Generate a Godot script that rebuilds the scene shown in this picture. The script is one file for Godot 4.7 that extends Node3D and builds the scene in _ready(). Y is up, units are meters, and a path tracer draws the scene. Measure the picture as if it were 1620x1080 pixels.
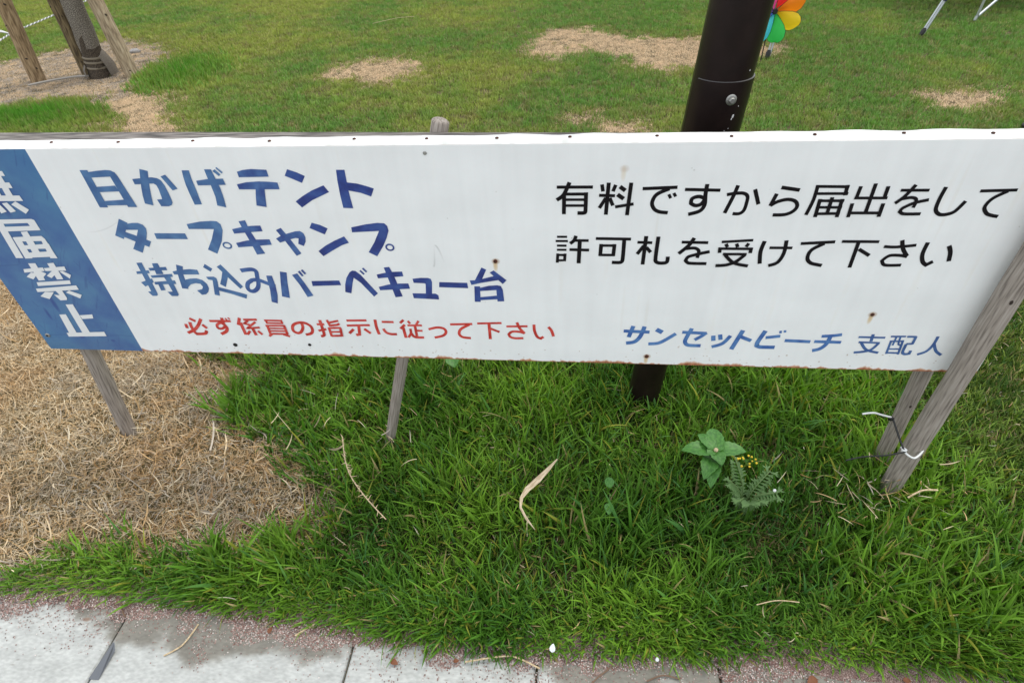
extends Node3D
# A hand-lettered notice board on wooden stakes, seen from above, on a lawn beside a concrete kerb.

var rng := RandomNumberGenerator.new()
var wobble := FastNoiseLite.new()
var broad := FastNoiseLite.new()
var patchy := FastNoiseLite.new()
const GROUND := -0.015
const TURN := -0.12741            # the board's heading, radians
const BOARD_AT := Vector3(-1.3602, 0.457, -1.3601)

# One row per letter: paint, then its strokes in board millimetres from the lower left corner.
# P outline; L<width> pen line; R<width> ring: centre and radii.
const LETTERS := [
	["b", "P 402 550 421 550 423 457 402 457; P 419 545 442 548 465 550 477 549 485 544 488 535 498 458 475 458 469 534 420 532; P 419 509 469 512 473 498 421 496; P 418 473 474 477 475 463 421 462"],
	["b", "P 549 552 567 547 562 533 554 510 547 487 541 462 522 467 526 487 533 510 541 531; P 520 528 542 530 568 532 581 530 588 525 592 512 593 494 593 477 592 469 587 463 579 460 560 460 557 477 570 478 571 482 573 503 572 513 567 517 520 515; P 592 534 605 538 620 504 606 500"],
	["b", "P 649 548 666 548 664 529 664 503 663 465 645 464 644 491 644 514 646 532; P 673 523 701 527 739 528 740 513 673 512; P 703 550 719 550 721 532 724 505 723 480 720 457 700 462 704 484 704 512 703 532; P 721 546 728 550 737 538 732 534; P 731 553 734 555 744 543 741 540"],
	["b", "P 778 544 793 548 813 550 848 548 848 532 778 531; P 767 514 791 519 821 521 845 520 864 518 864 502 768 502; P 808 504 829 503 824 482 819 458 796 462 801 482"],
	["b", "P 896 549 915 542 932 533 921 517 903 526 886 534; P 969 511 978 495 958 486 933 475 904 457 893 472 913 485 939 499"],
	["b", "P 1007 547 1026 547 1025 522 1024 491 1025 455 1002 456 1002 486 1004 522; P 1023 518 1047 515 1067 509 1083 503 1073 484 1051 493 1022 499"],
	["b", "P 435 427 452 416 420 371 402 381; P 446 413 465 416 479 416 489 411 493 401 489 388 480 372 467 354 451 332 431 343 450 367 464 388 470 397 435 397; P 432 392 457 381 489 365 477 349 424 377"],
	["b", "P 508 388 588 388 589 372 507 372"],
	["b", "P 603 413 639 420 668 422 682 421 689 413 688 397 675 368 649 331 629 343 651 373 667 400 603 400; R4 684 355 10 8"],
	["b", "P 713 400 740 406 764 409 787 410 788 395 714 388; P 709 362 738 369 763 372 798 373 799 358 711 350; P 737 421 754 424 756 400 764 369 774 333 752 330 747 366 741 397"],
	["b", "P 822 398 836 404 847 382 867 334 853 327 836 369; P 815 375 828 382 848 389 869 395 881 396 888 390 890 379 887 367 879 355 867 361 872 376 864 377 843 371 822 364"],
	["b", "P 916 418 935 412 951 403 940 387 924 395 907 404; P 986 382 994 365 975 358 948 343 921 327 912 341 933 356 959 370"],
	["b", "P 1009 406 1045 414 1074 418 1090 417 1096 410 1097 398 1089 379 1076 356 1056 328 1037 339 1057 367 1074 397 1008 393; R4 1092 353 9 8"],
	["b", "P 419 302 434 303 433 210 432 203 427 199 415 199 408 212 418 214; P 406 276 442 280 441 271 404 268; P 403 242 439 255 439 243 409 229; P 445 287 494 291 494 281 445 279; P 461 301 477 302 478 269 458 268; P 440 264 501 270 500 261 441 257; P 441 244 500 250 500 239 440 236; P 475 261 493 261 492 209 492 205 487 200 470 200 464 213 479 214 477 250; P 449 238 462 240 461 219 448 217"],
	["b", "P 525 298 541 293 532 269 530 251 527 223 510 225 515 257 518 277; P 506 277 526 282 557 285 576 283 576 269 507 268; P 523 250 545 256 563 257 577 252 585 240 585 226 578 214 569 207 557 205 549 219 565 223 570 231 567 240 555 242 540 238 529 229 523 223 516 227"],
	["b", "P 603 301 618 287 610 278 595 291; P 632 293 645 300 681 233 671 226; P 642 279 651 263 642 247 633 231 621 240 632 259; P 591 262 612 263 618 258 617 247 606 203 593 206 605 252 594 254; P 612 231 644 221 683 208 677 195 640 210 608 220"],
	["b", "L11.2 692 282 708 285 724 286 732 280 730 266 726 243 718 228 705 219 695 221 692 230 698 244 710 252; L10.8 709 253 727 255 747 246 769 235; P 755 268 770 268 770 236 766 207 758 181 743 186 751 224"],
	["b", "P 795 281 812 278 805 247 797 199 777 204 786 244; P 824 271 839 276 849 251 863 208 846 203 836 241; P 842 281 848 284 854 269 849 267; P 851 285 856 288 863 276 858 273"],
	["b", "P 870 253 943 256 945 242 869 238"],
	["b", "P 951 221 956 244 964 264 976 281 984 286 992 285 1003 273 1036 218 1024 208 998 250 983 265 977 250 966 217; P 1002 285 1006 288 1014 277 1010 274; P 1010 292 1014 295 1022 284 1018 281"],
	["b", "P 1044 275 1076 283 1110 285 1111 271 1045 264; P 1042 238 1069 246 1094 249 1120 250 1122 234 1044 228; P 1066 296 1080 298 1087 276 1099 210 1080 207 1072 259"],
	["b", "P 1133 264 1154 267 1172 267 1179 264 1181 255 1176 218 1160 217 1164 249 1161 251 1134 252; P 1126 220 1175 220 1185 220 1192 215 1192 202 1127 205"],
	["b", "P 1199 255 1269 254 1270 238 1197 240"],
	["b", "P 1308 299 1319 293 1307 266 1298 258 1289 262; P 1276 261 1291 262 1314 268 1340 276 1351 264 1330 260 1302 254 1279 248; P 1327 285 1337 291 1367 263 1357 252; P 1286 244 1300 244 1298 197 1283 197; P 1297 239 1322 246 1343 248 1352 246 1356 235 1358 200 1341 199 1340 234 1298 230; P 1296 211 1341 217 1342 206 1295 202"],
	["w", "P 163 551 207 549 207 537 161 537; P 161 521 207 521 207 507 159 507; P 105 488 212 488 213 474 102 473; P 182 537 197 537 195 487 177 487; P 158 537 170 537 165 487 151 487; P 134 537 147 537 140 487 127 487; P 153 468 168 470 177 447 160 443; P 176 465 192 473 214 451 199 440; P 133 464 146 463 152 446 134 441; P 102 462 118 466 107 442 90 439; P 151 560 167 562 164 550 132 538"],
	["w", "P 100 424 121 424 111 313 90 313; P 109 424 204 426 210 423 210 414 189 415 111 412; P 187 415 210 415 210 395 189 404; P 117 404 191 407 209 395 113 391; P 120 374 140 375 137 313 116 312; P 123 375 202 379 207 371 207 365 121 362; P 195 377 207 371 208 314 188 314; P 132 351 209 357 208 343 131 340; P 133 330 207 335 205 319 130 315; P 153 390 172 392 169 321 147 319"],
	["w", "P 89 279 148 285 147 274 85 268; P 114 297 135 298 131 245 111 243; P 105 269 122 266 98 247 83 255; P 122 271 133 275 147 266 130 253; P 150 283 212 289 210 276 150 274; P 169 298 188 300 186 249 167 248; P 144 259 172 277 176 267 154 252; P 189 273 199 275 216 263 206 251; P 102 238 203 246 199 234 99 226; P 87 217 212 230 212 216 85 206; P 141 212 161 212 161 188 157 181 137 179 129 198 145 197; P 108 207 134 207 107 183 85 192; P 169 206 182 213 211 199 200 187"],
	["w", "P 143 165 165 166 161 67 137 66; P 164 128 204 132 200 118 165 115; P 103 129 124 131 119 65 95 63; P 87 63 207 70 206 54 86 49"],
	["r", "L8.4 487 125 501 115; L8.9 520 124 503 101 484 84 461 73; L9.0 483 112 481 97 482 79 486 70 512 72 520 83; L8.3 468 105 466 90; L8.5 516 104 525 91"],
	["r", "L7.6 542 117 604 118; L9.1 582 129 580 108 584 95 578 82 559 71; L7.6 580 105 572 111 560 105 557 96 561 91 571 92 579 98; L4.5 591 128 595 122; L4.5 600 130 604 125"],
	["r", "L8.5 633 130 621 105; L9.1 630 114 631 71; L7.0 642 124 681 125; L6.5 654 121 640 111 658 105; L6.5 674 117 643 94 680 98; L8.6 658 96 661 70; L7.1 648 85 636 72; L7.1 671 86 680 73"],
	["r", "L6.0 701 123 752 123; L5.5 705 114 751 114; L6.0 706 125 706 112; L5.9 749 124 750 113; L7.5 704 108 704 73; L7.5 752 108 753 76; L6.0 699 105 754 106; L5.0 702 96 754 96; L5.0 702 87 753 87; L6.1 701 77 754 77; L6.6 708 75 698 68; L6.6 740 76 758 69"],
	["r", "L8.3 804 119 804 102 795 86 783 81 773 90 778 108 795 117 813 117 827 106 828 90 820 80 805 76"],
	["r", "L6.9 846 113 867 114; L8.3 858 128 858 79 853 73 847 72; L6.9 845 91 868 97; L6.8 878 129 882 110 903 113 910 117; L6.3 879 119 909 127; L6.9 877 103 878 72; L6.4 876 101 911 103; L7.3 909 103 907 73; L5.4 877 88 908 89; L6.4 878 74 911 76"],
	["r", "L6.7 932 128 987 130; L6.8 929 111 993 114; L8.2 962 111 958 81 948 79; L7.8 945 99 930 84; L7.7 975 101 990 86"],
	["r", "L8.1 1011 133 1010 107 1013 83; L6.7 1028 126 1060 126; L7.7 1028 103 1033 91 1045 85 1062 85"],
	["r", "L7.0 1088 134 1077 123; L7.1 1089 118 1075 104; L8.1 1083 109 1085 73; L6.6 1099 131 1104 122; L6.5 1128 132 1120 119; L6.1 1096 116 1135 117; L7.1 1116 116 1116 80; L6.2 1117 99 1134 99; L6.6 1102 105 1101 89 1092 75; L7.6 1102 90 1110 77 1135 76"],
	["r", "L7.5 1151 104 1176 111 1193 107 1197 95 1187 83 1164 76"],
	["r", "L7.0 1211 122 1270 125; L7.6 1262 123 1238 107 1232 91 1240 80 1262 77"],
	["r", "L6.4 1283 127 1347 130; L8.0 1314 127 1314 75; L6.9 1317 111 1340 100"],
	["r", "L6.4 1359 119 1414 121; L7.4 1387 133 1394 113 1406 97; L7.1 1406 97 1393 102 1373 102 1364 93 1368 84 1380 80 1402 81"],
	["r", "L7.6 1431 127 1432 106 1439 86 1448 81 1455 87; L7.6 1468 120 1476 108 1481 89"],
	["k", "L7.1 1488 505 1565 505; L8.5 1515 516 1509 500 1501 485 1488 475; L8.6 1504 487 1504 441; L7.1 1503 489 1555 489; L8.6 1551 493 1551 447 1547 444 1534 444; L6.0 1508 476 1547 476; L6.1 1508 462 1549 462"],
	["k", "L7.7 1584 511 1587 495; L7.7 1613 510 1608 495; L8.4 1598 515 1596 440; L7.1 1579 486 1613 485; L7.8 1594 480 1581 456; L7.8 1602 480 1610 462; L9.1 1622 506 1634 497; L9.2 1618 488 1632 478; L8.3 1645 515 1642 439; L7.1 1615 459 1654 466"],
	["k", "L7.6 1670 501 1742 504; L8.3 1726 501 1701 488 1693 469 1699 454 1711 447 1729 445; L6.5 1726 488 1731 479; L6.5 1736 491 1741 483"],
	["k", "L7.2 1758 499 1831 497; L8.5 1802 511 1802 488 1804 464 1796 449 1773 441; L8.3 1801 479 1789 483 1776 478 1775 467 1785 462 1796 465 1802 475"],
	["k", "L8.1 1865 508 1860 484 1849 444; L7.5 1846 487 1863 490 1880 490 1889 483 1890 468 1888 451 1880 443 1866 443; L8.1 1901 499 1915 465"],
	["k", "L8.0 1953 503 1991 497; L8.1 1947 489 1940 461; L7.8 1940 462 1953 471 1972 476 1988 472 1995 461 1990 449 1975 441 1950 440"],
	["k", "L6.5 2021 505 2087 504; L6.2 2023 489 2089 489; L7.8 2082 508 2084 485; L7.5 2024 508 2024 475 2018 440; L8.0 2037 477 2038 435; L7.9 2081 477 2082 435; L6.3 2035 473 2086 473; L6.0 2037 458 2086 458; L6.4 2038 443 2086 444; L7.6 2060 481 2060 442"],
	["k", "L7.7 2136 511 2137 444; L7.4 2109 505 2108 477; L6.2 2104 479 2169 479; L7.7 2162 505 2163 477; L7.6 2104 467 2105 435; L6.6 2103 445 2168 445; L7.9 2165 467 2166 436"],
	["k", "L6.4 2189 496 2244 496; L7.6 2214 508 2206 491 2199 479 2188 467; L6.8 2199 477 2215 480 2225 477 2228 468 2227 457; L7.1 2251 475 2226 468 2207 456 2204 448 2213 443 2247 443"],
	["k", "L7.9 2273 503 2271 477 2273 453 2284 442 2299 442 2312 449 2323 472"],
	["k", "L6.6 2341 494 2410 496; L7.5 2394 494 2372 478 2365 459 2374 445 2385 440 2400 437"],
	["k", "L5.5 1489 384 1512 384; L5.6 1486 373 1514 373; L5.6 1489 361 1511 361; L5.6 1489 350 1511 350; L6.9 1491 340 1490 315; L6.1 1488 336 1511 336; L6.9 1508 340 1507 319; L5.7 1487 321 1510 322; L8.3 1532 387 1528 375 1519 367; L6.7 1529 375 1561 375; L7.2 1518 351 1563 350; L9.1 1541 374 1540 314"],
	["k", "L7.4 1577 380 1656 379; L8.9 1641 377 1641 323 1636 317 1617 317; L8.7 1590 366 1589 334; L6.7 1587 362 1624 362; L8.6 1620 366 1619 334; L6.8 1587 337 1621 337"],
	["k", "L7.0 1671 371 1704 370; L8.8 1689 387 1688 312; L8.2 1686 362 1673 340; L8.2 1692 358 1703 345; L8.8 1716 386 1716 324 1723 317 1738 317 1743 321 1743 334"],
	["k", "L7.3 1769 372 1827 371; L8.7 1795 383 1785 363 1766 342; L7.7 1780 355 1799 357 1809 351 1810 341 1809 331; L8.0 1834 348 1815 343 1789 334 1784 324 1792 317 1832 316"],
	["k", "L6.4 1856 373 1923 378; L7.5 1866 368 1871 360; L7.5 1889 369 1893 360; L7.5 1915 370 1911 361; L6.5 1852 356 1926 356; L8.0 1855 359 1856 345; L7.9 1923 359 1923 345; L6.5 1864 342 1916 342; L8.0 1913 341 1896 322 1876 313 1853 311; L8.0 1869 340 1892 319 1925 311"],
	["k", "L8.9 1948 376 1945 349 1950 317; L6.7 1962 359 2011 359; L8.5 1994 378 1996 345 1988 321 1970 312"],
	["k", "L7.4 2026 370 2097 375; L8.4 2076 371 2053 354 2050 333 2061 320 2086 314"],
	["k", "L6.9 2111 376 2188 376; L8.3 2146 374 2147 309; L8.0 2152 357 2179 341"],
	["k", "L7.2 2202 364 2227 363 2267 368; L8.5 2234 380 2243 359 2258 340; L7.6 2259 339 2242 342 2221 341 2210 328 2217 318 2230 316 2254 317"],
	["k", "L8.8 2288 375 2288 346 2296 326 2306 318 2317 327; L9.1 2334 367 2343 351 2349 328"],
	["t", "L9.6 1660 112 1725 110; L10.4 1683 129 1674 92; L10.8 1711 128 1703 95 1690 77 1669 72"],
	["t", "L12.5 1741 119 1757 110; L9.9 1791 107 1768 86 1750 74 1726 71"],
	["t", "L9.4 1806 112 1866 110; L9.3 1866 112 1854 99 1840 88; L10.2 1828 125 1817 86 1821 73 1833 69 1858 69"],
	["t", "L10.6 1884 103 1887 86; L10.2 1900 107 1904 90; L9.7 1926 104 1911 78 1886 66"],
	["t", "L11.3 1953 122 1936 59; L10.1 1952 101 1979 89"],
	["t", "L11.2 2007 122 1996 85 1996 73 2006 69 2041 69; L9.2 2012 100 2046 106; L5.8 2043 123 2044 115; L5.8 2053 125 2054 118"],
	["t", "L9.6 2060 92 2122 90"],
	["t", "L9.0 2144 108 2172 111 2190 115; L9.1 2131 91 2195 90; L10.2 2165 111 2162 84 2151 68 2134 61"],
	["u", "L5.7 2231 108 2293 108; L7.2 2262 118 2264 95; L5.7 2236 92 2286 91; L6.9 2284 91 2274 70 2259 62 2235 58; L6.9 2243 90 2262 68 2293 59"],
	["u", "L5.2 2305 112 2339 113; L5.6 2310 99 2313 56; L5.6 2337 101 2341 55; L4.8 2308 97 2338 98; L4.5 2313 72 2339 73; L5.3 2313 60 2341 60; L4.4 2318 111 2318 84; L4.4 2327 111 2330 89 2336 85; L5.5 2342 113 2363 113; L6.3 2362 114 2362 90; L5.2 2348 90 2363 91; L6.8 2348 89 2349 63 2356 57 2366 59 2366 69"],
	["u", "L7.0 2412 115 2411 88 2403 67 2386 56; L7.1 2412 91 2425 69 2442 56"],]


func _ready() -> void:
	rng.seed = 20240607
	wobble.seed = 11
	wobble.frequency = 1.0
	broad.seed = 5
	broad.frequency = 0.35
	patchy.seed = 9
	patchy.frequency = 2.2
	patchy.fractal_octaves = 2
	camera_and_light()
	make_materials()
	map_dryness()
	ground_and_pavement()
	notice_board()
	stakes()
	lamp_post()
	tree_and_props()
	rope()
	camp_things()
	pinwheel()
	weeds()
	litter()
	grass()


func camera_and_light() -> void:
	var cam := Camera3D.new()
	cam.name = "camera"
	cam.fov = 60.557
	cam.near = 0.05
	cam.far = 400.0
	cam.transform = Transform3D(Basis(Vector3(0.99824, -0.045431, 0.038121), Vector3(0.059306, 0.764696, -0.641656), Vector3(0.0, 0.642788, 0.766044)).orthonormalized(), Vector3(0, 1.52, 0))
	add_child(cam)
	cam.current = true
	var env := Environment.new()
	env.background_mode = Environment.BG_SKY
	env.tonemap_mode = Environment.TONE_MAPPER_LINEAR
	env.tonemap_exposure = 1.28
	env.sdfgi_enabled = true
	env.ssao_enabled = true
	env.ssil_enabled = true
	var im := Image.create_empty(256, 128, false, Image.FORMAT_RGBF)
	var cl := FastNoiseLite.new()
	cl.seed = 3
	cl.frequency = 1.4
	cl.fractal_octaves = 5
	for y in 128:
		var up := (0.5 - (y + 0.5) / 128.0) * PI
		for x in 256:
			var az := (x + 0.5) / 256.0 * TAU
			var d := Vector3(cos(az) * cos(up), sin(up), sin(az) * cos(up))
			var l := 0.16
			if up > 0.0:
				var flat := d / (d.y + 0.35)
				l = (0.88 + 0.28 * d.y) * (1.0 + 0.22 * cl.get_noise_3d(flat.x * 1.2, 0.0, flat.z * 1.2))
			im.set_pixel(x, y, Color(l * 0.955, l * 0.99, l * 1.05) if up > 0.0 else Color(l * 0.8, l, l * 0.6))
	var sm := PanoramaSkyMaterial.new()
	sm.panorama = ImageTexture.create_from_image(im)
	sm.energy_multiplier = 1.0
	env.sky = Sky.new()
	env.sky.sky_material = sm
	env.background_energy_multiplier = 1.0
	var we := WorldEnvironment.new()
	we.name = "world_environment"
	we.environment = env
	add_child(we)
	var sun := DirectionalLight3D.new()
	sun.name = "sun"
	sun.light_energy = 0.42
	sun.light_color = Color(1.0, 0.97, 0.91)
	sun.light_angular_distance = 16.0
	sun.shadow_enabled = true
	sun.look_at_from_position(Vector3(2.2, 5.0, -0.9), Vector3.ZERO, Vector3(0, 0, 1))
	add_child(sun)


# ---------------------------------------------------------------- helpers

func rnd(a: float, b: float) -> float:
	return rng.randf_range(a, b)


func lin(r: float, g: float, b: float) -> Color:
	return Color(r, g, b).linear_to_srgb()


func tag(o: Node, label: String, category: String, group := "", kind := "") -> Node:
	if label != "":
		o.set_meta("label", label)
	if category != "":
		o.set_meta("category", category)
	if group != "":
		o.set_meta("group", group)
	if kind != "":
		o.set_meta("kind", kind)
	return o


func free_name(called: String) -> String:
	if not has_node(called):
		return called
	var i := 1
	while has_node("%s_%03d" % [called, i]):
		i += 1
	return "%s_%03d" % [called, i]


func part_name(parent: Node, called: String) -> String:
	if not parent.has_node(called):
		return called
	var i: int = parent.get_meta("count_" + called, 0) + 1
	parent.set_meta("count_" + called, i)
	return "%s_%03d" % [called, i]


func thing(called: String, label: String, category: String, at := Vector3.ZERO, turn := 0.0, group := "") -> Node3D:
	var o := Node3D.new()
	o.name = free_name(called)
	o.position = at
	o.rotation.y = turn
	add_child(o)
	tag(o, label, category, group)
	return o


func part(called: String, mesh: Mesh, m: Material, parent: Node, t := Transform3D()) -> MeshInstance3D:
	var o := MeshInstance3D.new()
	o.name = free_name(called) if parent == self else part_name(parent, called)
	o.mesh = mesh
	o.material_override = m
	o.transform = t
	o.cast_shadow = GeometryInstance3D.SHADOW_CASTING_SETTING_ON
	parent.add_child(o, true)
	return o


func begin() -> SurfaceTool:
	var st := SurfaceTool.new()
	st.begin(Mesh.PRIMITIVE_TRIANGLES)
	return st


func quad(st: SurfaceTool, a: Vector3, b: Vector3, c: Vector3, d: Vector3, ua := Vector2.ZERO, ub := Vector2(1, 0), uc := Vector2(1, 1), ud := Vector2(0, 1)) -> void:
	# a b c d run clockwise seen from the front
	st.set_uv(ua); st.add_vertex(a)
	st.set_uv(ub); st.add_vertex(b)
	st.set_uv(uc); st.add_vertex(c)
	st.set_uv(ua); st.add_vertex(a)
	st.set_uv(uc); st.add_vertex(c)
	st.set_uv(ud); st.add_vertex(d)


func box(st: SurfaceTool, lo: Vector3, hi: Vector3, bevel := 0.0) -> void:
	# a box with chamfered edges; UV in metres along the longest side
	var c := (lo + hi) / 2.0
	var h := (hi - lo) / 2.0
	var b := minf(bevel, minf(h.x, minf(h.y, h.z)) * 0.9)
	for axis in 3:
		for s in [-1.0, 1.0]:
			var n := Vector3.ZERO
			n[axis] = s
			var p := Vector3.ZERO
			p[(axis + 1) % 3] = 1.0
			var q := n.cross(p)
			var o := c + n * h[axis]
			var hp := p * (h[(axis + 1) % 3] - b)
			var hq := q.abs() * (h[(axis + 2) % 3] - b)
			if q[(axis + 2) % 3] < 0:
				hq = -hq
			var w := [o - hp - hq, o - hp + hq, o + hp + hq, o + hp - hq]
			st.set_smooth_group(-1)
			quad(st, w[0], w[1], w[2], w[3], Vector2(w[0].y + w[0].z, w[0].x), Vector2(w[1].y + w[1].z, w[1].x), Vector2(w[2].y + w[2].z, w[2].x), Vector2(w[3].y + w[3].z, w[3].x))
	if b <= 0.0:
		return
	for axis in 3:
		var j := (axis + 1) % 3
		var k := (axis + 2) % 3
		for sj in [-1.0, 1.0]:
			for sk in [-1.0, 1.0]:
				var e := Vector3.ZERO
				e[axis] = h[axis] - b
				var p1 := c
				p1[j] += sj * h[j]
				p1[k] += sk * (h[k] - b)
				var p2 := c
				p2[j] += sj * (h[j] - b)
				p2[k] += sk * h[k]
				var w := [p1 - e, p1 + e, p2 + e, p2 - e]
				var nn: Vector3 = (w[1] - w[0]).cross(w[2] - w[0])
				var outw := Vector3.ZERO
				outw[j] = sj
				outw[k] = sk
				if nn.dot(outw) > 0:
					w = [w[3], w[2], w[1], w[0]]
				quad(st, w[0], w[1], w[2], w[3], Vector2(w[0].y + w[0].z, w[0].x), Vector2(w[1].y + w[1].z, w[1].x), Vector2(w[2].y + w[2].z, w[2].x), Vector2(w[3].y + w[3].z, w[3].x))
	for sx in [-1.0, 1.0]:
		for sy in [-1.0, 1.0]:
			for sz in [-1.0, 1.0]:
				var s := Vector3(sx, sy, sz)
				var v := []
				for axis in 3:
					var p := c + s * (h - Vector3.ONE * b)
					p[axis] = c[axis] + s[axis] * h[axis]
					v.append(p)
				var nn: Vector3 = (v[1] - v[0]).cross(v[2] - v[0])
				if nn.dot(s) > 0:
					v.reverse()
				for p in v:
					st.set_uv(Vector2(p.y + p.z, p.x))
					st.add_vertex(p)


func box_mesh(lo: Vector3, hi: Vector3, bevel := 0.0) -> ArrayMesh:
	var st := begin()
	box(st, lo, hi, bevel)
	st.generate_normals()
	return st.commit()


func tube(st: SurfaceTool, pts: Array, radii: Array, sides := 10, caps := true, lump := 0.0, flat := 1.0) -> void:
	# a swept round bar; UV: once round, metres along
	var n := pts.size()
	var rings := []
	var along := 0.0
	var side := Vector3.ZERO
	var vs := []
	for i in n:
		var a: Vector3 = pts[maxi(i - 1, 0)]
		var b: Vector3 = pts[mini(i + 1, n - 1)]
		var d := (b - a).normalized()
		if i == 0:
			side = d.cross(Vector3.FORWARD if absf(d.z) < 0.8 else Vector3.RIGHT).normalized()
		else:
			along += (pts[i] as Vector3).distance_to(pts[i - 1])
		side = (side - d * side.dot(d)).normalized()
		var other := d.cross(side)
		var ring := []
		for k in sides + 1:
			var t := TAU * k / sides
			var r: float = radii[i]
			if lump > 0.0:
				var q: Vector3 = Vector3(cos(t), sin(t), 0) * 0.9
				r *= 1.0 + lump * wobble.get_noise_3d(q.x + float(n), q.y + r * 31.0, along * 5.0)
			ring.append(pts[i] + side * cos(t) * r + other * sin(t) * r * flat)
		rings.append(ring)
		vs.append(along)
	st.set_smooth_group(1)
	for i in n - 1:
		for k in sides:
			quad(st, rings[i][k], rings[i + 1][k], rings[i + 1][k + 1], rings[i][k + 1], Vector2(float(k) / sides, vs[i]), Vector2(float(k) / sides, vs[i + 1]), Vector2(float(k + 1) / sides, vs[i + 1]), Vector2(float(k + 1) / sides, vs[i]))
	if caps:
		st.set_smooth_group(2)
		for e in [0, n - 1]:
			var mid: Vector3 = pts[e]
			for k in sides:
				var a: Vector3 = rings[e][k]
				var b: Vector3 = rings[e][k + 1]
				if e == 0:
					var t := a
					a = b
					b = t
				for p in [mid, b, a]:
					st.set_uv(Vector2(0.5 + (p - mid).x * 6.0, vs[e] + (p - mid).z * 6.0))
					st.add_vertex(p)


func tube_mesh(pts: Array, radii: Array, sides := 10, lump := 0.0, flat := 1.0) -> ArrayMesh:
	var st := begin()
	tube(st, pts, radii, sides, true, lump, flat)
	st.generate_normals()
	return st.commit()


func between(a: Vector3, b: Vector3, n: int) -> Array:
	var o := []
	for i in n + 1:
		o.append(a.lerp(b, float(i) / n))
	return o


func radii(a: float, b: float, n: int) -> Array:
	var o := []
	for i in n + 1:
		o.append(lerpf(a, b, float(i) / n))
	return o


func disc_mesh(r: float, h: float, sides := 10) -> ArrayMesh:
	# a low domed disc facing +y
	var st := begin()
	tube(st, [Vector3(0, -h, 0), Vector3(0, h * 0.5, 0), Vector3(0, h, 0)], [r, r, r * 0.7], sides)
	st.generate_normals()
	return st.commit()


func strip(st: SurfaceTool, spine: Array, widths: Array, across: Vector3, fold := 0.0, c0 := Color.WHITE, c1 := Color.WHITE) -> void:
	# a leaf or blade: a ribbon along the spine, folded a little along its middle
	var n := spine.size()
	st.set_smooth_group(1)
	var row := []
	for i in n:
		var d: Vector3 = (spine[mini(i + 1, n - 1)] - spine[maxi(i - 1, 0)]).normalized()
		var a := (across - d * across.dot(d)).normalized()
		var up := a.cross(d)
		var w: float = widths[i]
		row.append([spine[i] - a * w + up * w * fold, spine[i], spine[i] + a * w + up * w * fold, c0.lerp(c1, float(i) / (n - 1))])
	for i in n - 1:
		for k in ([0, 1] if fold != 0.0 else [0]):
			var e: int = k + (1 if fold != 0.0 else 2)
			var p := [row[i][k], row[i + 1][k], row[i + 1][e], row[i][e]]
			var col := [row[i][3], row[i + 1][3], row[i + 1][3], row[i][3]]
			var uv := [Vector2(k * 0.5, float(i) / (n - 1)), Vector2(k * 0.5, float(i + 1) / (n - 1)), Vector2(e * 0.5, float(i + 1) / (n - 1)), Vector2(e * 0.5, float(i) / (n - 1))]
			var ids := [0, 1, 2, 0, 2, 3]
			if (p[1] - p[2]).length() < 1e-5:
				ids = [0, 1, 3]
			for q in ids:
				st.set_color(col[q])
				st.set_uv(uv[q])
				st.add_vertex(p[q])


func multi(called: String, mesh: Mesh, m: Material, where: Array, tint: Array, parent: Node) -> MultiMeshInstance3D:
	var mm := MultiMesh.new()
	mm.transform_format = MultiMesh.TRANSFORM_3D
	mm.use_colors = true
	mm.mesh = mesh
	mm.instance_count = where.size()
	for i in where.size():
		mm.set_instance_transform(i, where[i])
		mm.set_instance_color(i, tint[i])
	var o := MultiMeshInstance3D.new()
	o.name = free_name(called) if parent == self else part_name(parent, called)
	o.multimesh = mm
	o.material_override = m
	o.set_meta("kind", "stuff")
	parent.add_child(o, true)
	return o


# ---------------------------------------------------------------- materials

var M := {}


func noise_tex(sd: int, freq: float, cols: Array, stops: Array, octaves := 4, side := 512, kind := FastNoiseLite.TYPE_SIMPLEX_SMOOTH) -> NoiseTexture2D:
	var n := FastNoiseLite.new()
	n.seed = sd
	n.frequency = freq
	n.noise_type = kind
	n.fractal_octaves = octaves
	var t := NoiseTexture2D.new()
	t.width = side
	t.height = side
	t.seamless = true
	t.noise = n
	if cols.size():
		var g := Gradient.new()
		g.offsets = PackedFloat32Array(stops)
		g.colors = PackedColorArray(cols)
		t.color_ramp = g
	return t


func bumps(sd: int, freq: float, strength: float, side := 512) -> NoiseTexture2D:
	var t := noise_tex(sd, freq, [], [], 4, side)
	t.as_normal_map = true
	t.bump_strength = strength
	return t


func mat(called: String, c: Color, rough: float, tex: Texture2D = null, scale := Vector3.ONE, triplanar := false, normal: Texture2D = null, depth := 1.0) -> StandardMaterial3D:
	var m := StandardMaterial3D.new()
	m.resource_name = called
	m.albedo_color = c
	m.roughness = rough
	m.albedo_texture = tex
	m.uv1_scale = scale
	m.uv1_triplanar = triplanar
	if normal:
		m.normal_enabled = true
		m.normal_texture = normal
		m.normal_scale = depth
	M[called] = m
	return m


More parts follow.
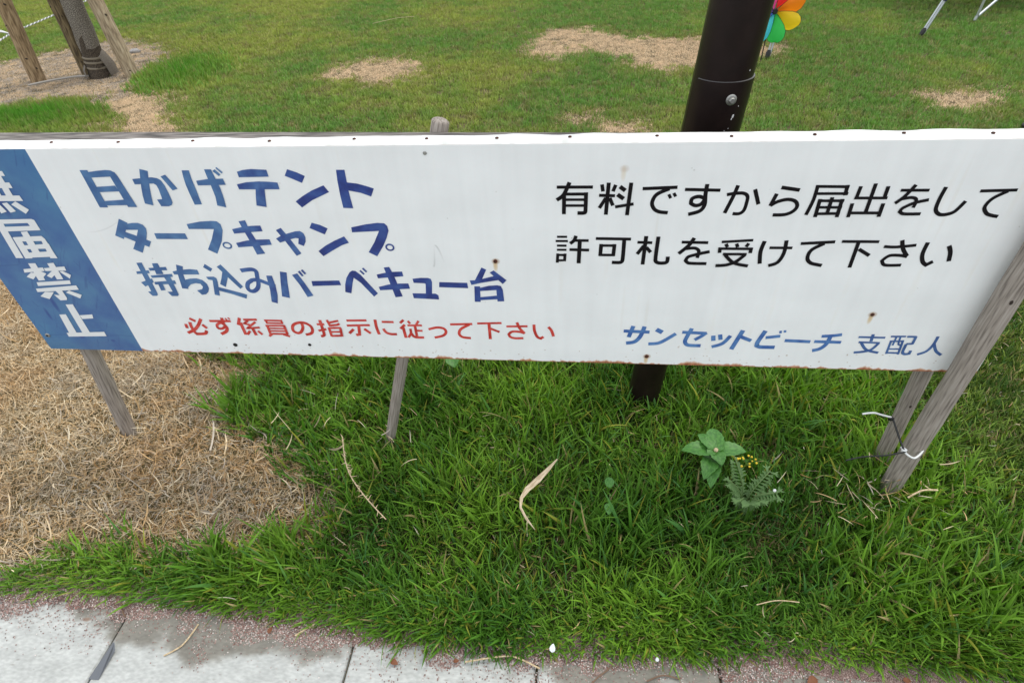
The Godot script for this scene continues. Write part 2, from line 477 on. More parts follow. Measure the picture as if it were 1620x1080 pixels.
func make_materials() -> void:
	var grain := bumps(41, 0.02, 5.0)
	mat("grey_wood", Color.WHITE, 0.86, noise_tex(40, 0.022, [Color(0.42, 0.39, 0.36), Color(0.55, 0.515, 0.48), Color(0.595, 0.56, 0.525), Color(0.65, 0.62, 0.59)], [0.15, 0.4, 0.6, 0.9], 5), Vector3(2, 0.8, 1), false, grain, 0.35)
	mat("dark_rail", Color.WHITE, 0.9, noise_tex(42, 0.02, [Color(0.25, 0.24, 0.23), Color(0.42, 0.4, 0.385), Color(0.56, 0.54, 0.52)], [0.2, 0.5, 0.85], 5), Vector3(9, 0.9, 1), false, grain, 0.8)
	mat("tan_wood", Color.WHITE, 0.8, noise_tex(43, 0.018, [Color(0.42, 0.34, 0.24), Color(0.57, 0.48, 0.36), Color(0.66, 0.57, 0.44)], [0.15, 0.5, 0.85], 4), Vector3(2, 0.7, 1), false, grain, 0.6)
	mat("pale_wood", Color.WHITE, 0.82, noise_tex(44, 0.018, [Color(0.46, 0.40, 0.32), Color(0.62, 0.55, 0.45), Color(0.71, 0.65, 0.55)], [0.15, 0.5, 0.85], 4), Vector3(2, 0.7, 1), false, grain, 0.6)
	mat("dull_wood", Color.WHITE, 0.85, noise_tex(45, 0.018, [Color(0.22, 0.18, 0.12), Color(0.40, 0.34, 0.24), Color(0.52, 0.46, 0.34)], [0.15, 0.5, 0.85], 4), Vector3(2, 0.7, 1), false, grain, 0.6)
	mat("knot", lin(0.03, 0.02, 0.014), 0.9)
	mat("burlap", Color.WHITE, 0.95, noise_tex(46, 0.09, [Color(0.26, 0.24, 0.22), Color(0.46, 0.43, 0.40), Color(0.70, 0.67, 0.61)], [0.25, 0.5, 0.75], 3), Vector3(1.5, 2.2, 1), false, bumps(47, 0.12, 8.0), 1.0)
	mat("bark", Color.WHITE, 0.95, noise_tex(48, 0.05, [Color(0.20, 0.17, 0.14), Color(0.36, 0.32, 0.27)], [0.3, 0.75], 3), Vector3(2, 2, 1))
	mat("bark_band", lin(0.2, 0.17, 0.125), 0.9)
	mat("white_sheet", Color.WHITE, 0.55, face_texture())
	mat("lip_sheet", lin(0.86, 0.87, 0.87), 0.4, noise_tex(49, 0.01, [Color(0.86, 0.86, 0.84), Color(1, 1, 1)], [0.2, 0.6], 4), Vector3(4, 4, 4), true)
	mat("blue_sheet", Color.WHITE, 0.42, blue_texture())
	var fade := noise_tex(50, 0.012, [Color(0.235, 0.38, 0.58), Color(0.275, 0.43, 0.62), Color(0.32, 0.48, 0.66)], [0.2, 0.5, 0.8], 4)
	mat("paint_b", Color.WHITE, 0.4, fade, Vector3(3.1, 3.1, 3.1), true)
	var half := noise_tex(71, 0.012, [Color(0.17, 0.27, 0.53), Color(0.22, 0.35, 0.58), Color(0.28, 0.42, 0.64)], [0.2, 0.5, 0.8], 4)
	mat("paint_m", Color.WHITE, 0.4, half, Vector3(3.1, 3.1, 3.1), true)
	var deep := noise_tex(51, 0.012, [Color(0.12, 0.19, 0.46), Color(0.155, 0.25, 0.53), Color(0.20, 0.32, 0.58)], [0.2, 0.5, 0.8], 4)
	mat("paint_d", Color.WHITE, 0.4, deep, Vector3(3.1, 3.1, 3.1), true)
	mat("paint_w", lin(0.76, 0.78, 0.79), 0.4)
	mat("paint_r", Color.WHITE, 0.4, noise_tex(52, 0.014, [Color(0.70, 0.16, 0.13), Color(0.80, 0.24, 0.20), Color(0.82, 0.33, 0.30)], [0.2, 0.55, 0.85], 3), Vector3(4, 4, 4), true)
	mat("paint_k", lin(0.009, 0.0075, 0.009), 0.5).metallic_specular = 0.22
	mat("paint_t", Color.WHITE, 0.4, noise_tex(53, 0.012, [Color(0.22, 0.38, 0.64), Color(0.29, 0.46, 0.69), Color(0.35, 0.52, 0.73)], [0.2, 0.5, 0.8], 3), Vector3(4, 4, 4), true)
	mat("paint_u", Color.WHITE, 0.4, noise_tex(54, 0.012, [Color(0.20, 0.33, 0.56), Color(0.29, 0.43, 0.64)], [0.2, 0.8], 3), Vector3(4, 4, 4), true)
	mat("rusty_nail", Color.WHITE, 0.8, noise_tex(55, 0.08, [Color(0.14, 0.08, 0.06), Color(0.42, 0.22, 0.13)], [0.3, 0.7], 2, 64), Vector3(20, 20, 20), true)
	mat("hole", lin(0.012, 0.009, 0.008), 0.9)
	mat("zinc", lin(0.36, 0.36, 0.34), 0.5).metallic = 0.75
	mat("pole_paint", Color.WHITE, 0.34, noise_tex(56, 0.01, [Color(0.098, 0.066, 0.062), Color(0.132, 0.092, 0.086)], [0.2, 0.8], 4), Vector3(3, 3, 3), true, bumps(57, 0.05, 1.2), 0.25).metallic_specular = 0.36
	mat("pole_edge", lin(0.09, 0.088, 0.088), 0.5)
	mat("white_chip", lin(0.7, 0.7, 0.7), 0.6)
	mat("tie_white", lin(0.74, 0.75, 0.74), 0.4)
	mat("tie_black", lin(0.012, 0.012, 0.013), 0.4)
	mat("alu", lin(0.5, 0.53, 0.55), 0.35).metallic = 0.8
	mat("black_plastic", lin(0.012, 0.012, 0.013), 0.5)
	mat("dark_cloth", lin(0.016, 0.018, 0.026), 0.9)
	mat("navy_cloth", lin(0.02, 0.03, 0.075), 0.9)
	for k in [["red", 0.85, 0.025, 0.03], ["orange", 0.95, 0.27, 0.01], ["yellow", 0.92, 0.68, 0.02], ["green", 0.04, 0.56, 0.10], ["cyan", 0.06, 0.55, 0.66], ["blue", 0.04, 0.12, 0.55], ["violet", 0.23, 0.06, 0.45], ["pink", 0.7, 0.08, 0.3]]:
		var pm := mat("petal_" + k[0], lin(k[1], k[2], k[3]), 0.6)
		pm.backlight_enabled = true
		pm.backlight = lin(k[1], k[2], k[3]) * 0.9
	var gm := mat("blade", Color.WHITE, 0.5)
	gm.vertex_color_use_as_albedo = true
	gm.backlight_enabled = true
	gm.backlight = Color(0.62, 0.7, 0.25)
	gm.metallic_specular = 0.35
	var sm := mat("straw", Color.WHITE, 0.75)
	sm.vertex_color_use_as_albedo = true
	sm.metallic_specular = 0.3
	var sand := mat("sand", Color.WHITE, 0.8)
	sand.vertex_color_use_as_albedo = true
	mat("sand_bed", Color.WHITE, 0.9, noise_tex(65, 0.22, [Color(0.31, 0.21, 0.185), Color(0.49, 0.40, 0.37), Color(0.58, 0.49, 0.46), Color(0.78, 0.73, 0.70)], [0.2, 0.42, 0.6, 0.85], 2), Vector3(2.6, 2.6, 2.6), true, bumps(66, 0.25, 12.0), 1.0)
	var leaf := mat("leaf", Color.WHITE, 0.5, noise_tex(58, 0.02, [Color(0.20, 0.40, 0.13), Color(0.26, 0.47, 0.17), Color(0.31, 0.52, 0.21)], [0.2, 0.5, 0.85], 3, 256), Vector3(1, 1, 1), false, bumps(59, 0.03, 4.0, 256), 0.2)
	leaf.backlight_enabled = true
	leaf.backlight = Color(0.5, 0.55, 0.25)
	var fern := mat("fern_leaf", lin(0.095, 0.185, 0.05), 0.6)
	fern.backlight_enabled = true
	fern.backlight = Color(0.20, 0.34, 0.12)
	mat("stem", lin(0.12, 0.2, 0.06), 0.6)
	mat("flower_yellow", lin(0.72, 0.52, 0.03), 0.7)
	mat("seed_white", lin(0.75, 0.76, 0.74), 0.9)
	mat("dead_leaf", Color.WHITE, 0.7, noise_tex(60, 0.03, [Color(0.66, 0.58, 0.46), Color(0.84, 0.77, 0.66)], [0.2, 0.8], 3, 128), Vector3(1, 2, 1))
	mat("dead_pale", Color.WHITE, 0.8, noise_tex(72, 0.05, [Color(0.62, 0.53, 0.40), Color(0.84, 0.77, 0.64)], [0.25, 0.75], 3, 128), Vector3(1, 14, 1))
	mat("dead_brown", lin(0.17, 0.06, 0.024), 0.7)
	mat("twig", lin(0.16, 0.10, 0.065), 0.9)
	mat("stick", lin(0.34, 0.32, 0.29), 0.9)
	mat("stone", Color.WHITE, 0.9, noise_tex(61, 0.04, [Color(0.48, 0.47, 0.46), Color(0.66, 0.65, 0.64)], [0.2, 0.8], 3, 128), Vector3(6, 6, 6), true)
	mat("rope_white", lin(0.66, 0.67, 0.68), 0.8)
	mat("rope_dark", lin(0.2, 0.21, 0.2), 0.8)
	mat("grey_sheet", lin(0.11, 0.12, 0.135), 0.5)
	mat("shell", lin(0.72, 0.75, 0.78), 0.6)
	var soil := mat("soil", Color.WHITE, 0.95, soil_texture(), Vector3(0.7, 0.7, 0.7), true, bumps(63, 0.09, 10.0), 1.0)
	soil.uv1_world_triplanar = true
	var con := mat("concrete", Color.WHITE, 0.8, concrete_texture(), Vector3(1, 1, 1), false, bumps(64, 0.15, 2.0), 0.35)
	con.metallic_specular = 0.4


func soil_texture() -> ImageTexture:
	# dark earth and thatch between the blades
	var n := FastNoiseLite.new()
	n.seed = 77
	n.frequency = 0.05
	n.fractal_octaves = 5
	var im := n.get_seamless_image(512, 512)
	var o := Image.create_empty(512, 512, false, Image.FORMAT_RGB8)
	for y in 512:
		for x in 512:
			var v := im.get_pixel(x, y).r
			var c := Color(0.27, 0.245, 0.15).lerp(Color(0.46, 0.41, 0.26), v)
			o.set_pixel(x, y, c)
	return ImageTexture.create_from_image(o)


func concrete_texture() -> ImageTexture:
	# pale trowelled concrete with damp grey patches, pits and grit; 1.6 m of kerb
	var n := FastNoiseLite.new()
	n.seed = 21
	n.frequency = 0.006
	n.fractal_octaves = 5
	n.domain_warp_enabled = true
	n.domain_warp_amplitude = 22.0
	n.domain_warp_frequency = 0.015
	var f := FastNoiseLite.new()
	f.seed = 22
	f.frequency = 0.16
	f.fractal_octaves = 3
	var o := Image.create_empty(1024, 512, false, Image.FORMAT_RGB8)
	for y in 512:
		for x in 1024:
			var sx := (x / 1024.0 - 0.5) * 3.2
			var reach := 0.115
			reach -= 0.10 * smoothstep(-1.02, -1.14, sx)
			reach -= 0.055 * exp(-pow((sx + 0.30) / 0.16, 2.0))
			reach += 0.05 * smoothstep(-0.1, 0.2, sx)
			var v := 0.55 * n.get_noise_2d(x * 2.0, y * 1.2) + 5.0 * (reach - y / 640.0)
			var damp := smoothstep(-0.14, 0.16, v)
			var c := Color(0.675, 0.685, 0.675).lerp(Color(0.475, 0.465, 0.435), damp)
			c = c * (1.0 + 0.10 * f.get_noise_2d(x, y) + 0.08 * n.get_noise_2d(x * 5.0, y * 5.0 + 400.0))
			o.set_pixel(x, y, c)
	var r := RandomNumberGenerator.new()
	r.seed = 8
	for i in 520:
		var p := Vector2(r.randf() * 1024, r.randf() * 512)
		var s := r.randf_range(0.8, 2.2) if r.randf() < 0.85 else r.randf_range(3.0, 8.0)
		blot(o, p, s, s * r.randf_range(0.6, 1.0), Color(0.5, 0.49, 0.47) if r.randf() < 0.7 else Color(0.46, 0.33, 0.26), r.randf_range(0.3, 0.75))
	return ImageTexture.create_from_image(o)


func blot(im: Image, at: Vector2, rx: float, ry: float, c: Color, strength: float) -> void:
	var w := im.get_width()
	var h := im.get_height()
	for y in range(maxi(0, int(at.y - ry - 1)), mini(h, int(at.y + ry + 2))):
		for x in range(maxi(0, int(at.x - rx - 1)), mini(w, int(at.x + rx + 2))):
			var d := Vector2((x - at.x) / maxf(rx, 0.5), (y - at.y) / maxf(ry, 0.5)).length()
			if d < 1.0:
				im.set_pixel(x, y, im.get_pixel(x, y).lerp(c, strength * (1.0 - d * d)))


func face_texture() -> ImageTexture:
	# enamelled sheet, 2.6 m x 0.6 m: faint soiling, rust creeping up from the cut lower edge, runs under the fixings
	var n := FastNoiseLite.new()
	n.seed = 31
	n.frequency = 0.004
	n.fractal_octaves = 5
	var im := Image.create_empty(2048, 512, false, Image.FORMAT_RGB8)
	var small := Image.create_empty(512, 128, false, Image.FORMAT_RGB8)
	for y in 128:
		for x in 512:
			var v := n.get_noise_2d(x * 4, y * 8)
			var s := n.get_noise_2d(x * 30 + 900, y * 1.5)
			var c := Color(0.925, 0.935, 0.935) * (1.0 + 0.022 * v + 0.016 * s)
			c = c.lerp(Color(0.87, 0.84, 0.78), clampf(s * 0.8 - 0.35, 0.0, 0.25))
			small.set_pixel(x, y, c)
	small.resize(2048, 512, Image.INTERPOLATE_CUBIC)
	im.blit_rect(small, Rect2i(0, 0, 2048, 512), Vector2i.ZERO)
	var k := 2048.0 / 2.6
	var ky := 512.0 / 0.6
	var rust := FastNoiseLite.new()
	rust.seed = 33
	rust.frequency = 0.012
	rust.fractal_octaves = 4
	var strong := [0.29, 0.02, 0.87, 0.06, 1.13, 0.09, 1.62, 0.06, 1.85, 0.06, 1.94, 0.03, 2.11, 0.04, 2.29, 0.04, 2.43, 0.07, 2.52, 0.05]
	for x in 2048:
		var sx := x / k
		var amount := 0.25 + 0.9 * rust.get_noise_2d(x, 0)
		for i in range(0, strong.size(), 2):
			amount += 1.0 * exp(-pow((sx - strong[i]) / strong[i + 1], 2.0) * 1.6)
		var tall := maxf(0.0, amount * 6.0 + 6.0 * rust.get_noise_2d(x * 4, 50))
		for y in range(int(maxf(490, 511 - tall)), 512):
			var d := (511 - y) / maxf(tall, 0.01)
			var c := Color(0.76, 0.50, 0.34).lerp(Color(0.56, 0.30, 0.17), clampf(1.0 - d + rust.get_noise_2d(x * 6, y * 6), 0.0, 1.0))
			im.set_pixel(x, y, im.get_pixel(x, y).lerp(c, clampf(1.25 - d, 0.0, 0.95)))
	var r := RandomNumberGenerator.new()
	r.seed = 12
	for i in 130:      # rust freckles above the edge and specks elsewhere
		blot(im, Vector2(r.randf() * 2048, 511 - absf(r.randfn()) * 28), r.randf_range(0.8, 2.6), r.randf_range(0.8, 2.0), Color(0.5, 0.36, 0.27), r.randf_range(0.2, 0.7))
	for i in 36:
		blot(im, Vector2(r.randf() * 2048, r.randf() * 512), r.randf_range(0.7, 2.0), r.randf_range(0.7, 1.6), Color(0.5, 0.48, 0.45), r.randf_range(0.2, 0.6))
	for i in 9:        # long faint runs
		var x := r.randf() * 2048
		blot(im, Vector2(x, r.randf_range(100, 420)), r.randf_range(2, 6), r.randf_range(40, 110), Color(0.85, 0.82, 0.76), r.randf_range(0.06, 0.16))
	for s in [[1.343, 0.317], [2.24, 0.178], [1.726, 0.028], [1.628, 0.546]]:
		var p := Vector2(s[0] * k, 512 - s[1] * ky)
		var st := 0.35 if s[1] > 0.5 else 1.0
		blot(im, p + Vector2(-1, 9), 5, 17, Color(0.78, 0.62, 0.38), 0.6 * st)
		blot(im, p, 9, 8, Color(0.55, 0.40, 0.26), 0.55 * st)
	for s in [[0.33, 0.39, 0.42, 0.05], [1.19, 0.30, 0.03, 0.06], [1.20, 0.36, 0.06, -0.05]]:     # scuffs
		for i in 40:
			var t := i / 40.0
			blot(im, Vector2((s[0] + s[2] * 0.3 * t) * k, 512 - (s[1] + s[3] * t * t) * ky), 2.2, 1.6, Color(0.66, 0.66, 0.65), 0.2 * sin(t * PI))
	return ImageTexture.create_from_image(im)


func blue_texture() -> ImageTexture:
	# sun-bleached blue paint with dark brush streaks and wrinkles; 0.3 m x 0.6 m
	var n := FastNoiseLite.new()
	n.seed = 35
	n.frequency = 0.012
	n.fractal_octaves = 4
	var im := Image.create_empty(256, 512, false, Image.FORMAT_RGB8)
	for y in 512:
		for x in 256:
			var v := n.get_noise_2d(x, y)
			var g := n.get_noise_2d(x * 5 + y * 2.5, y * 0.7 + 300)
			var c := Color(0.305, 0.475, 0.635).lerp(Color(0.25, 0.39, 0.60), clampf(0.5 + v, 0, 1))
			c = c.lerp(Color(0.27, 0.50, 0.66), clampf((y - 300) / 300.0 * (1.0 - x / 160.0), 0, 0.7))
			c = c.lerp(Color(0.13, 0.21, 0.45), clampf((g - 0.42) * 1.6, 0.0, 0.25))
			im.set_pixel(x, y, c)
	var r := RandomNumberGenerator.new()
	r.seed = 5
	for i in 12:
		var p := Vector2(r.randf() * 250, r.randf() * 512)
		var ln := r.randf_range(8, 34)
		var a := r.randf_range(0.9, 1.5)
		for j in 14:
			blot(im, p + Vector2(cos(a), sin(a)) * ln * (j / 14.0), r.randf_range(0.7, 1.6), r.randf_range(1, 2.0), Color(0.13, 0.20, 0.44), 0.22)
	for s in [[130, 110, 13, 40], [95, 370, 7, 30], [60, 400, 5, 22], [170, 215, 10, 26], [110, 470, 9, 5], [190, 480, 7, 5]]:
		blot(im, Vector2(s[0], s[1]), s[2], s[3], Color(0.14, 0.22, 0.50), 0.6)
	for x in range(20, 250):
		blot(im, Vector2(x, 464 + 1.5 * sin(x * 0.05)), 1, 0.9, Color(0.17, 0.26, 0.46), 0.5)
		if x < 90:
			blot(im, Vector2(x - 18, 268 - x * 0.06), 1, 0.9, Color(0.17, 0.26, 0.46), 0.5)
	return ImageTexture.create_from_image(im)


# ---------------------------------------------------------------- where the turf is dead

const CELL := 0.04
const NX := 470
const NZ := 330
const X0 := -10.0
const Z0 := -13.0
var dry := PackedFloat32Array()
const NEAR_PATCH := [-4.6, -3.0, -3.2, -4.4, -2.94, -4.7, -2.55, -4.66, -2.0, -3.2, -1.44, -1.98, -1.02, -1.72, -1.07, -1.50, -0.80, -1.33, -0.62, -1.12, -0.61, -0.96, -0.98, -0.925, -1.34, -0.965, -1.52, -0.86, -2.2, -0.93, -4.2, -1.4]
const TREE_PATCH := [-5.8, -6.7, -5.2, -7.36, -4.5, -7.93, -3.85, -7.48, -3.46, -6.80, -3.53, -6.28, -3.31, -5.74, -2.89, -5.48, -2.57, -4.60, -2.94, -4.55, -3.35, -5.25, -3.75, -5.60, -4.22, -5.52, -4.60, -5.42, -5.8, -5.5]
const FAR_PATCHES := [
	[-1.64, -5.80, -1.40, -6.24, -0.95, -6.32, -0.66, -5.72, -1.04, -5.50],
	[0.30, -6.10, 0.47, -6.95, 0.98, -7.15, 1.40, -6.50, 2.01, -6.42, 2.7, -5.9, 2.3, -5.5, 1.74, -5.40, 1.40, -5.37, 1.23, -5.86, 0.92, -6.20, 0.58, -5.98],
	[3.13, -4.43, 3.72, -4.34, 3.53, -4.10, 3.27, -3.97, 3.11, -4.15],
	[0.50, -4.40, 0.66, -4.33, 0.64, -4.22, 0.52, -4.25],
	[0.74, -4.12, 1.00, -4.08, 0.98, -3.9, 0.76, -3.92]]


func edge_distance(p: Vector2, poly: PackedVector2Array) -> float:
	var best := 1e9
	var inside := false
	var j := poly.size() - 1
	for i in poly.size():
		var a := poly[i]
		var b := poly[j]
		if (a.y > p.y) != (b.y > p.y) and p.x < (b.x - a.x) * (p.y - a.y) / (b.y - a.y) + a.x:
			inside = not inside
		var ab := b - a
		var t := clampf((p - a).dot(ab) / ab.length_squared(), 0.0, 1.0)
		best = minf(best, p.distance_squared_to(a + ab * t))
		j = i
	best = sqrt(best)
	return best if inside else -best


func map_dryness() -> void:
	dry.resize(NX * NZ)
	dry.fill(-1.0)
	var all := [NEAR_PATCH, TREE_PATCH]
	all.append_array(FAR_PATCHES)
	for a in all:
		var poly := PackedVector2Array()
		for i in range(0, a.size(), 2):
			poly.append(Vector2(a[i], a[i + 1]))
		var lo := poly[0]
		var hi := poly[0]
		for v in poly:
			lo = lo.min(v)
			hi = hi.max(v)
		for iz in range(maxi(0, int((lo.y - 0.4 - Z0) / CELL)), mini(NZ, int((hi.y + 0.4 - Z0) / CELL))):
			for ix in range(maxi(0, int((lo.x - 0.4 - X0) / CELL)), mini(NX, int((hi.x + 0.4 - X0) / CELL))):
				var p := Vector2(X0 + ix * CELL, Z0 + iz * CELL)
				dry[iz * NX + ix] = maxf(dry[iz * NX + ix], edge_distance(p, poly))


func dryness(x: float, z: float) -> float:
	# metres inside (+) or outside (-) a patch of dead turf, with a ragged edge
	var ix := clampi(int((x - X0) / CELL + 0.5), 0, NX - 1)
	var iz := clampi(int((z - Z0) / CELL + 0.5), 0, NZ - 1)
	var far := clampf((-z - 2.0) / 3.0, 0.0, 1.0)
	return dry[iz * NX + ix] + wobble.get_noise_2d(x * (3.4 - far), z * (3.4 - far)) * (0.085 + 0.06 * far) + wobble.get_noise_2d(x * 13.0 + 50.0, z * 13.0) * 0.055


func kerb_edge(x: float) -> float:
	# z where the turf gives way to the kerb
	return -0.655 + 0.1285 * x + 0.012 * wobble.get_noise_1d(x * 3.0) - 0.028 * exp(-pow((x + 1.2) / 0.4, 2.0)) + 0.03 * exp(-pow((x + 0.05) / 0.35, 2.0))


func turf_edge(x: float) -> float:
	# where the grass roots end; a strip of swept sand lies between them and the slabs
	return kerb_edge(x) - lerpf(0.036, 0.020, smoothstep(-1.0, 0.4, x))


# ---------------------------------------------------------------- ground and pavement

func ground_and_pavement() -> void:
	var st := begin()
	var n := 24
	for i in n:
		for j in n:
			var q := func(a: int, b: int) -> Vector3:
				var sx := (a - n / 2) / (n / 2.0)
				var sz := (b - n / 2) / (n / 2.0)
				return Vector3(150.0 * sx * absf(sx), GROUND, 150.0 * sz * absf(sz))
			quad(st, q.call(i, j), q.call(i + 1, j), q.call(i + 1, j + 1), q.call(i, j + 1))
	st.generate_normals()
	tag(part("ground", st.commit(), M.soil, self), "", "", "", "structure")
	# the kerb: concrete slabs with open joints, along the board's heading
	var pave := Node3D.new()
	pave.name = "pavement"
	pave.rotation.y = TURN
	pave.position = Vector3(0, 0, -0.632)
	add_child(pave)
	tag(pave, "", "", "", "structure")
	var joints := [-3.4, -2.32, -1.70, -1.083, -0.447, 0.02, 0.455, 1.09, 1.72, 2.36, 3.4]
	for row in 3:
		for i in joints.size() - 1:
			var a: float = joints[i] + 0.003
			var b: float = joints[i + 1] - 0.003
			if row > 0:
				a += 0.21
				b += 0.21
			var z0 := -0.035 + row * 0.62 + 0.003
			var z1 := z0 + 0.612
			var s := begin()
			box(s, Vector3(a, -0.09, z0), Vector3(b, rnd(-0.0015, 0.0015), z1), 0.004)
			s.generate_normals()
			var me: ArrayMesh = s.commit()
			var arr := me.surface_get_arrays(0)
			var uv: PackedVector2Array = arr[Mesh.ARRAY_TEX_UV]
			var vv: PackedVector3Array = arr[Mesh.ARRAY_VERTEX]
			for k in vv.size():
				uv[k] = Vector2(vv[k].x / 3.2 + 0.5, (vv[k].z + 0.04) / 0.8 + row * 0.37)
			arr[Mesh.ARRAY_TEX_UV] = uv
			arr[Mesh.ARRAY_TANGENT] = null
			var me2 := ArrayMesh.new()
			me2.add_surface_from_arrays(Mesh.PRIMITIVE_TRIANGLES, arr)
			part("slab", me2, M.concrete, pave)
	# a folded strip of sheet standing in the left joint
	var js := begin()
	quad(js, Vector3(-1.068, 0.002, 0.105), Vector3(-1.064, 0.012, 0.075), Vector3(-1.052, 0.010, 0.092), Vector3(-1.056, 0.002, 0.16))
	quad(js, Vector3(-1.084, 0.002, 0.16), Vector3(-1.068, 0.012, 0.075), Vector3(-1.064, 0.012, 0.075), Vector3(-1.056, 0.002, 0.16))
	js.generate_normals()
	part("joint_strip", js.commit(), M.grey_sheet, pave)


# ---------------------------------------------------------------- the board

func smooth_line(pts: Array, steps := 5) -> Array:
	if pts.size() < 3:
		return pts
	var o := []
	var n := pts.size()
	var tang := []
	for i in n:
		var a: Vector2 = pts[maxi(i - 1, 0)]
		var b: Vector2 = pts[i]
		var c: Vector2 = pts[mini(i + 1, n - 1)]
		var t := (c - a) * 0.5
		if i > 0 and i < n - 1 and absf((b - a).angle_to(c - b)) > 1.15:
			t = Vector2.ZERO
		tang.append(t)
	for i in n - 1:
		var a: Vector2 = pts[i]
		var b: Vector2 = pts[i + 1]
		var len := a.distance_to(b)
		var ta: Vector2 = tang[i].limit_length(len * 1.1)
		var tb: Vector2 = tang[i + 1].limit_length(len * 1.1)
		for k in steps:
			var s := float(k) / steps
			var s2 := s * s
			var s3 := s2 * s
			o.append(a * (2 * s3 - 3 * s2 + 1) + ta * (s3 - 2 * s2 + s) + b * (3 * s2 - 2 * s3) + tb * (s3 - s2))
	o.append(pts[n - 1])
	return o


func letter_mesh(strokes: String) -> ArrayMesh:
	var st := begin()
	var lift := 0.0004
	for s in strokes.split("; "):
		var w := s.split(" ", false)
		var v := []
		for i in range(1, w.size() - 1, 2):
			v.append(Vector2(w[i].to_float(), w[i + 1].to_float()))
		var kind := s[0]
		var wide := w[0].substr(1).to_float()
		if kind == "R":
			var c: Vector2 = v[0]
			var r: Vector2 = v[1]
			v = []
			for k in 25:
				v.append(c + Vector2(cos(TAU * k / 24), sin(TAU * k / 24)) * r)
			kind = "L"
		elif kind == "L":
			v = smooth_line(v)
		if kind == "P":
			var poly := PackedVector2Array(v)
			var ids := Geometry2D.triangulate_polygon(poly)
			for t in range(0, ids.size(), 3):
				var tri := [poly[ids[t]], poly[ids[t + 1]], poly[ids[t + 2]]]
				if (tri[1] - tri[0]).cross(tri[2] - tri[0]) > 0:
					tri.reverse()
				for p in tri:
					st.set_normal(Vector3.BACK)
					st.add_vertex(Vector3(p.x * 0.001, p.y * 0.001, lift))
		else:
			var left := []
			var right := []
			for i in v.size():
				var d: Vector2
				if i == 0:
					d = (v[1] - v[0]).normalized()
				elif i == v.size() - 1:
					d = (v[i] - v[i - 1]).normalized()
				else:
					d = ((v[i] - v[i - 1]).normalized() + (v[i + 1] - v[i]).normalized()).normalized()
				var m := 1.0
				if i > 0 and i < v.size() - 1:
					m = 1.0 / maxf(0.6, absf(d.dot((v[i] - v[i - 1]).normalized())))
				var nrm := Vector2(-d.y, d.x) * wide * 0.5 * m
				left.append(v[i] + nrm)
				right.append(v[i] - nrm)
			for i in v.size() - 1:
				for p in [left[i], left[i + 1], right[i + 1], left[i], right[i + 1], right[i]]:
					st.set_normal(Vector3.BACK)
					st.add_vertex(Vector3(p.x * 0.001, p.y * 0.001, lift))
		lift += 0.00008
	return st.commit()


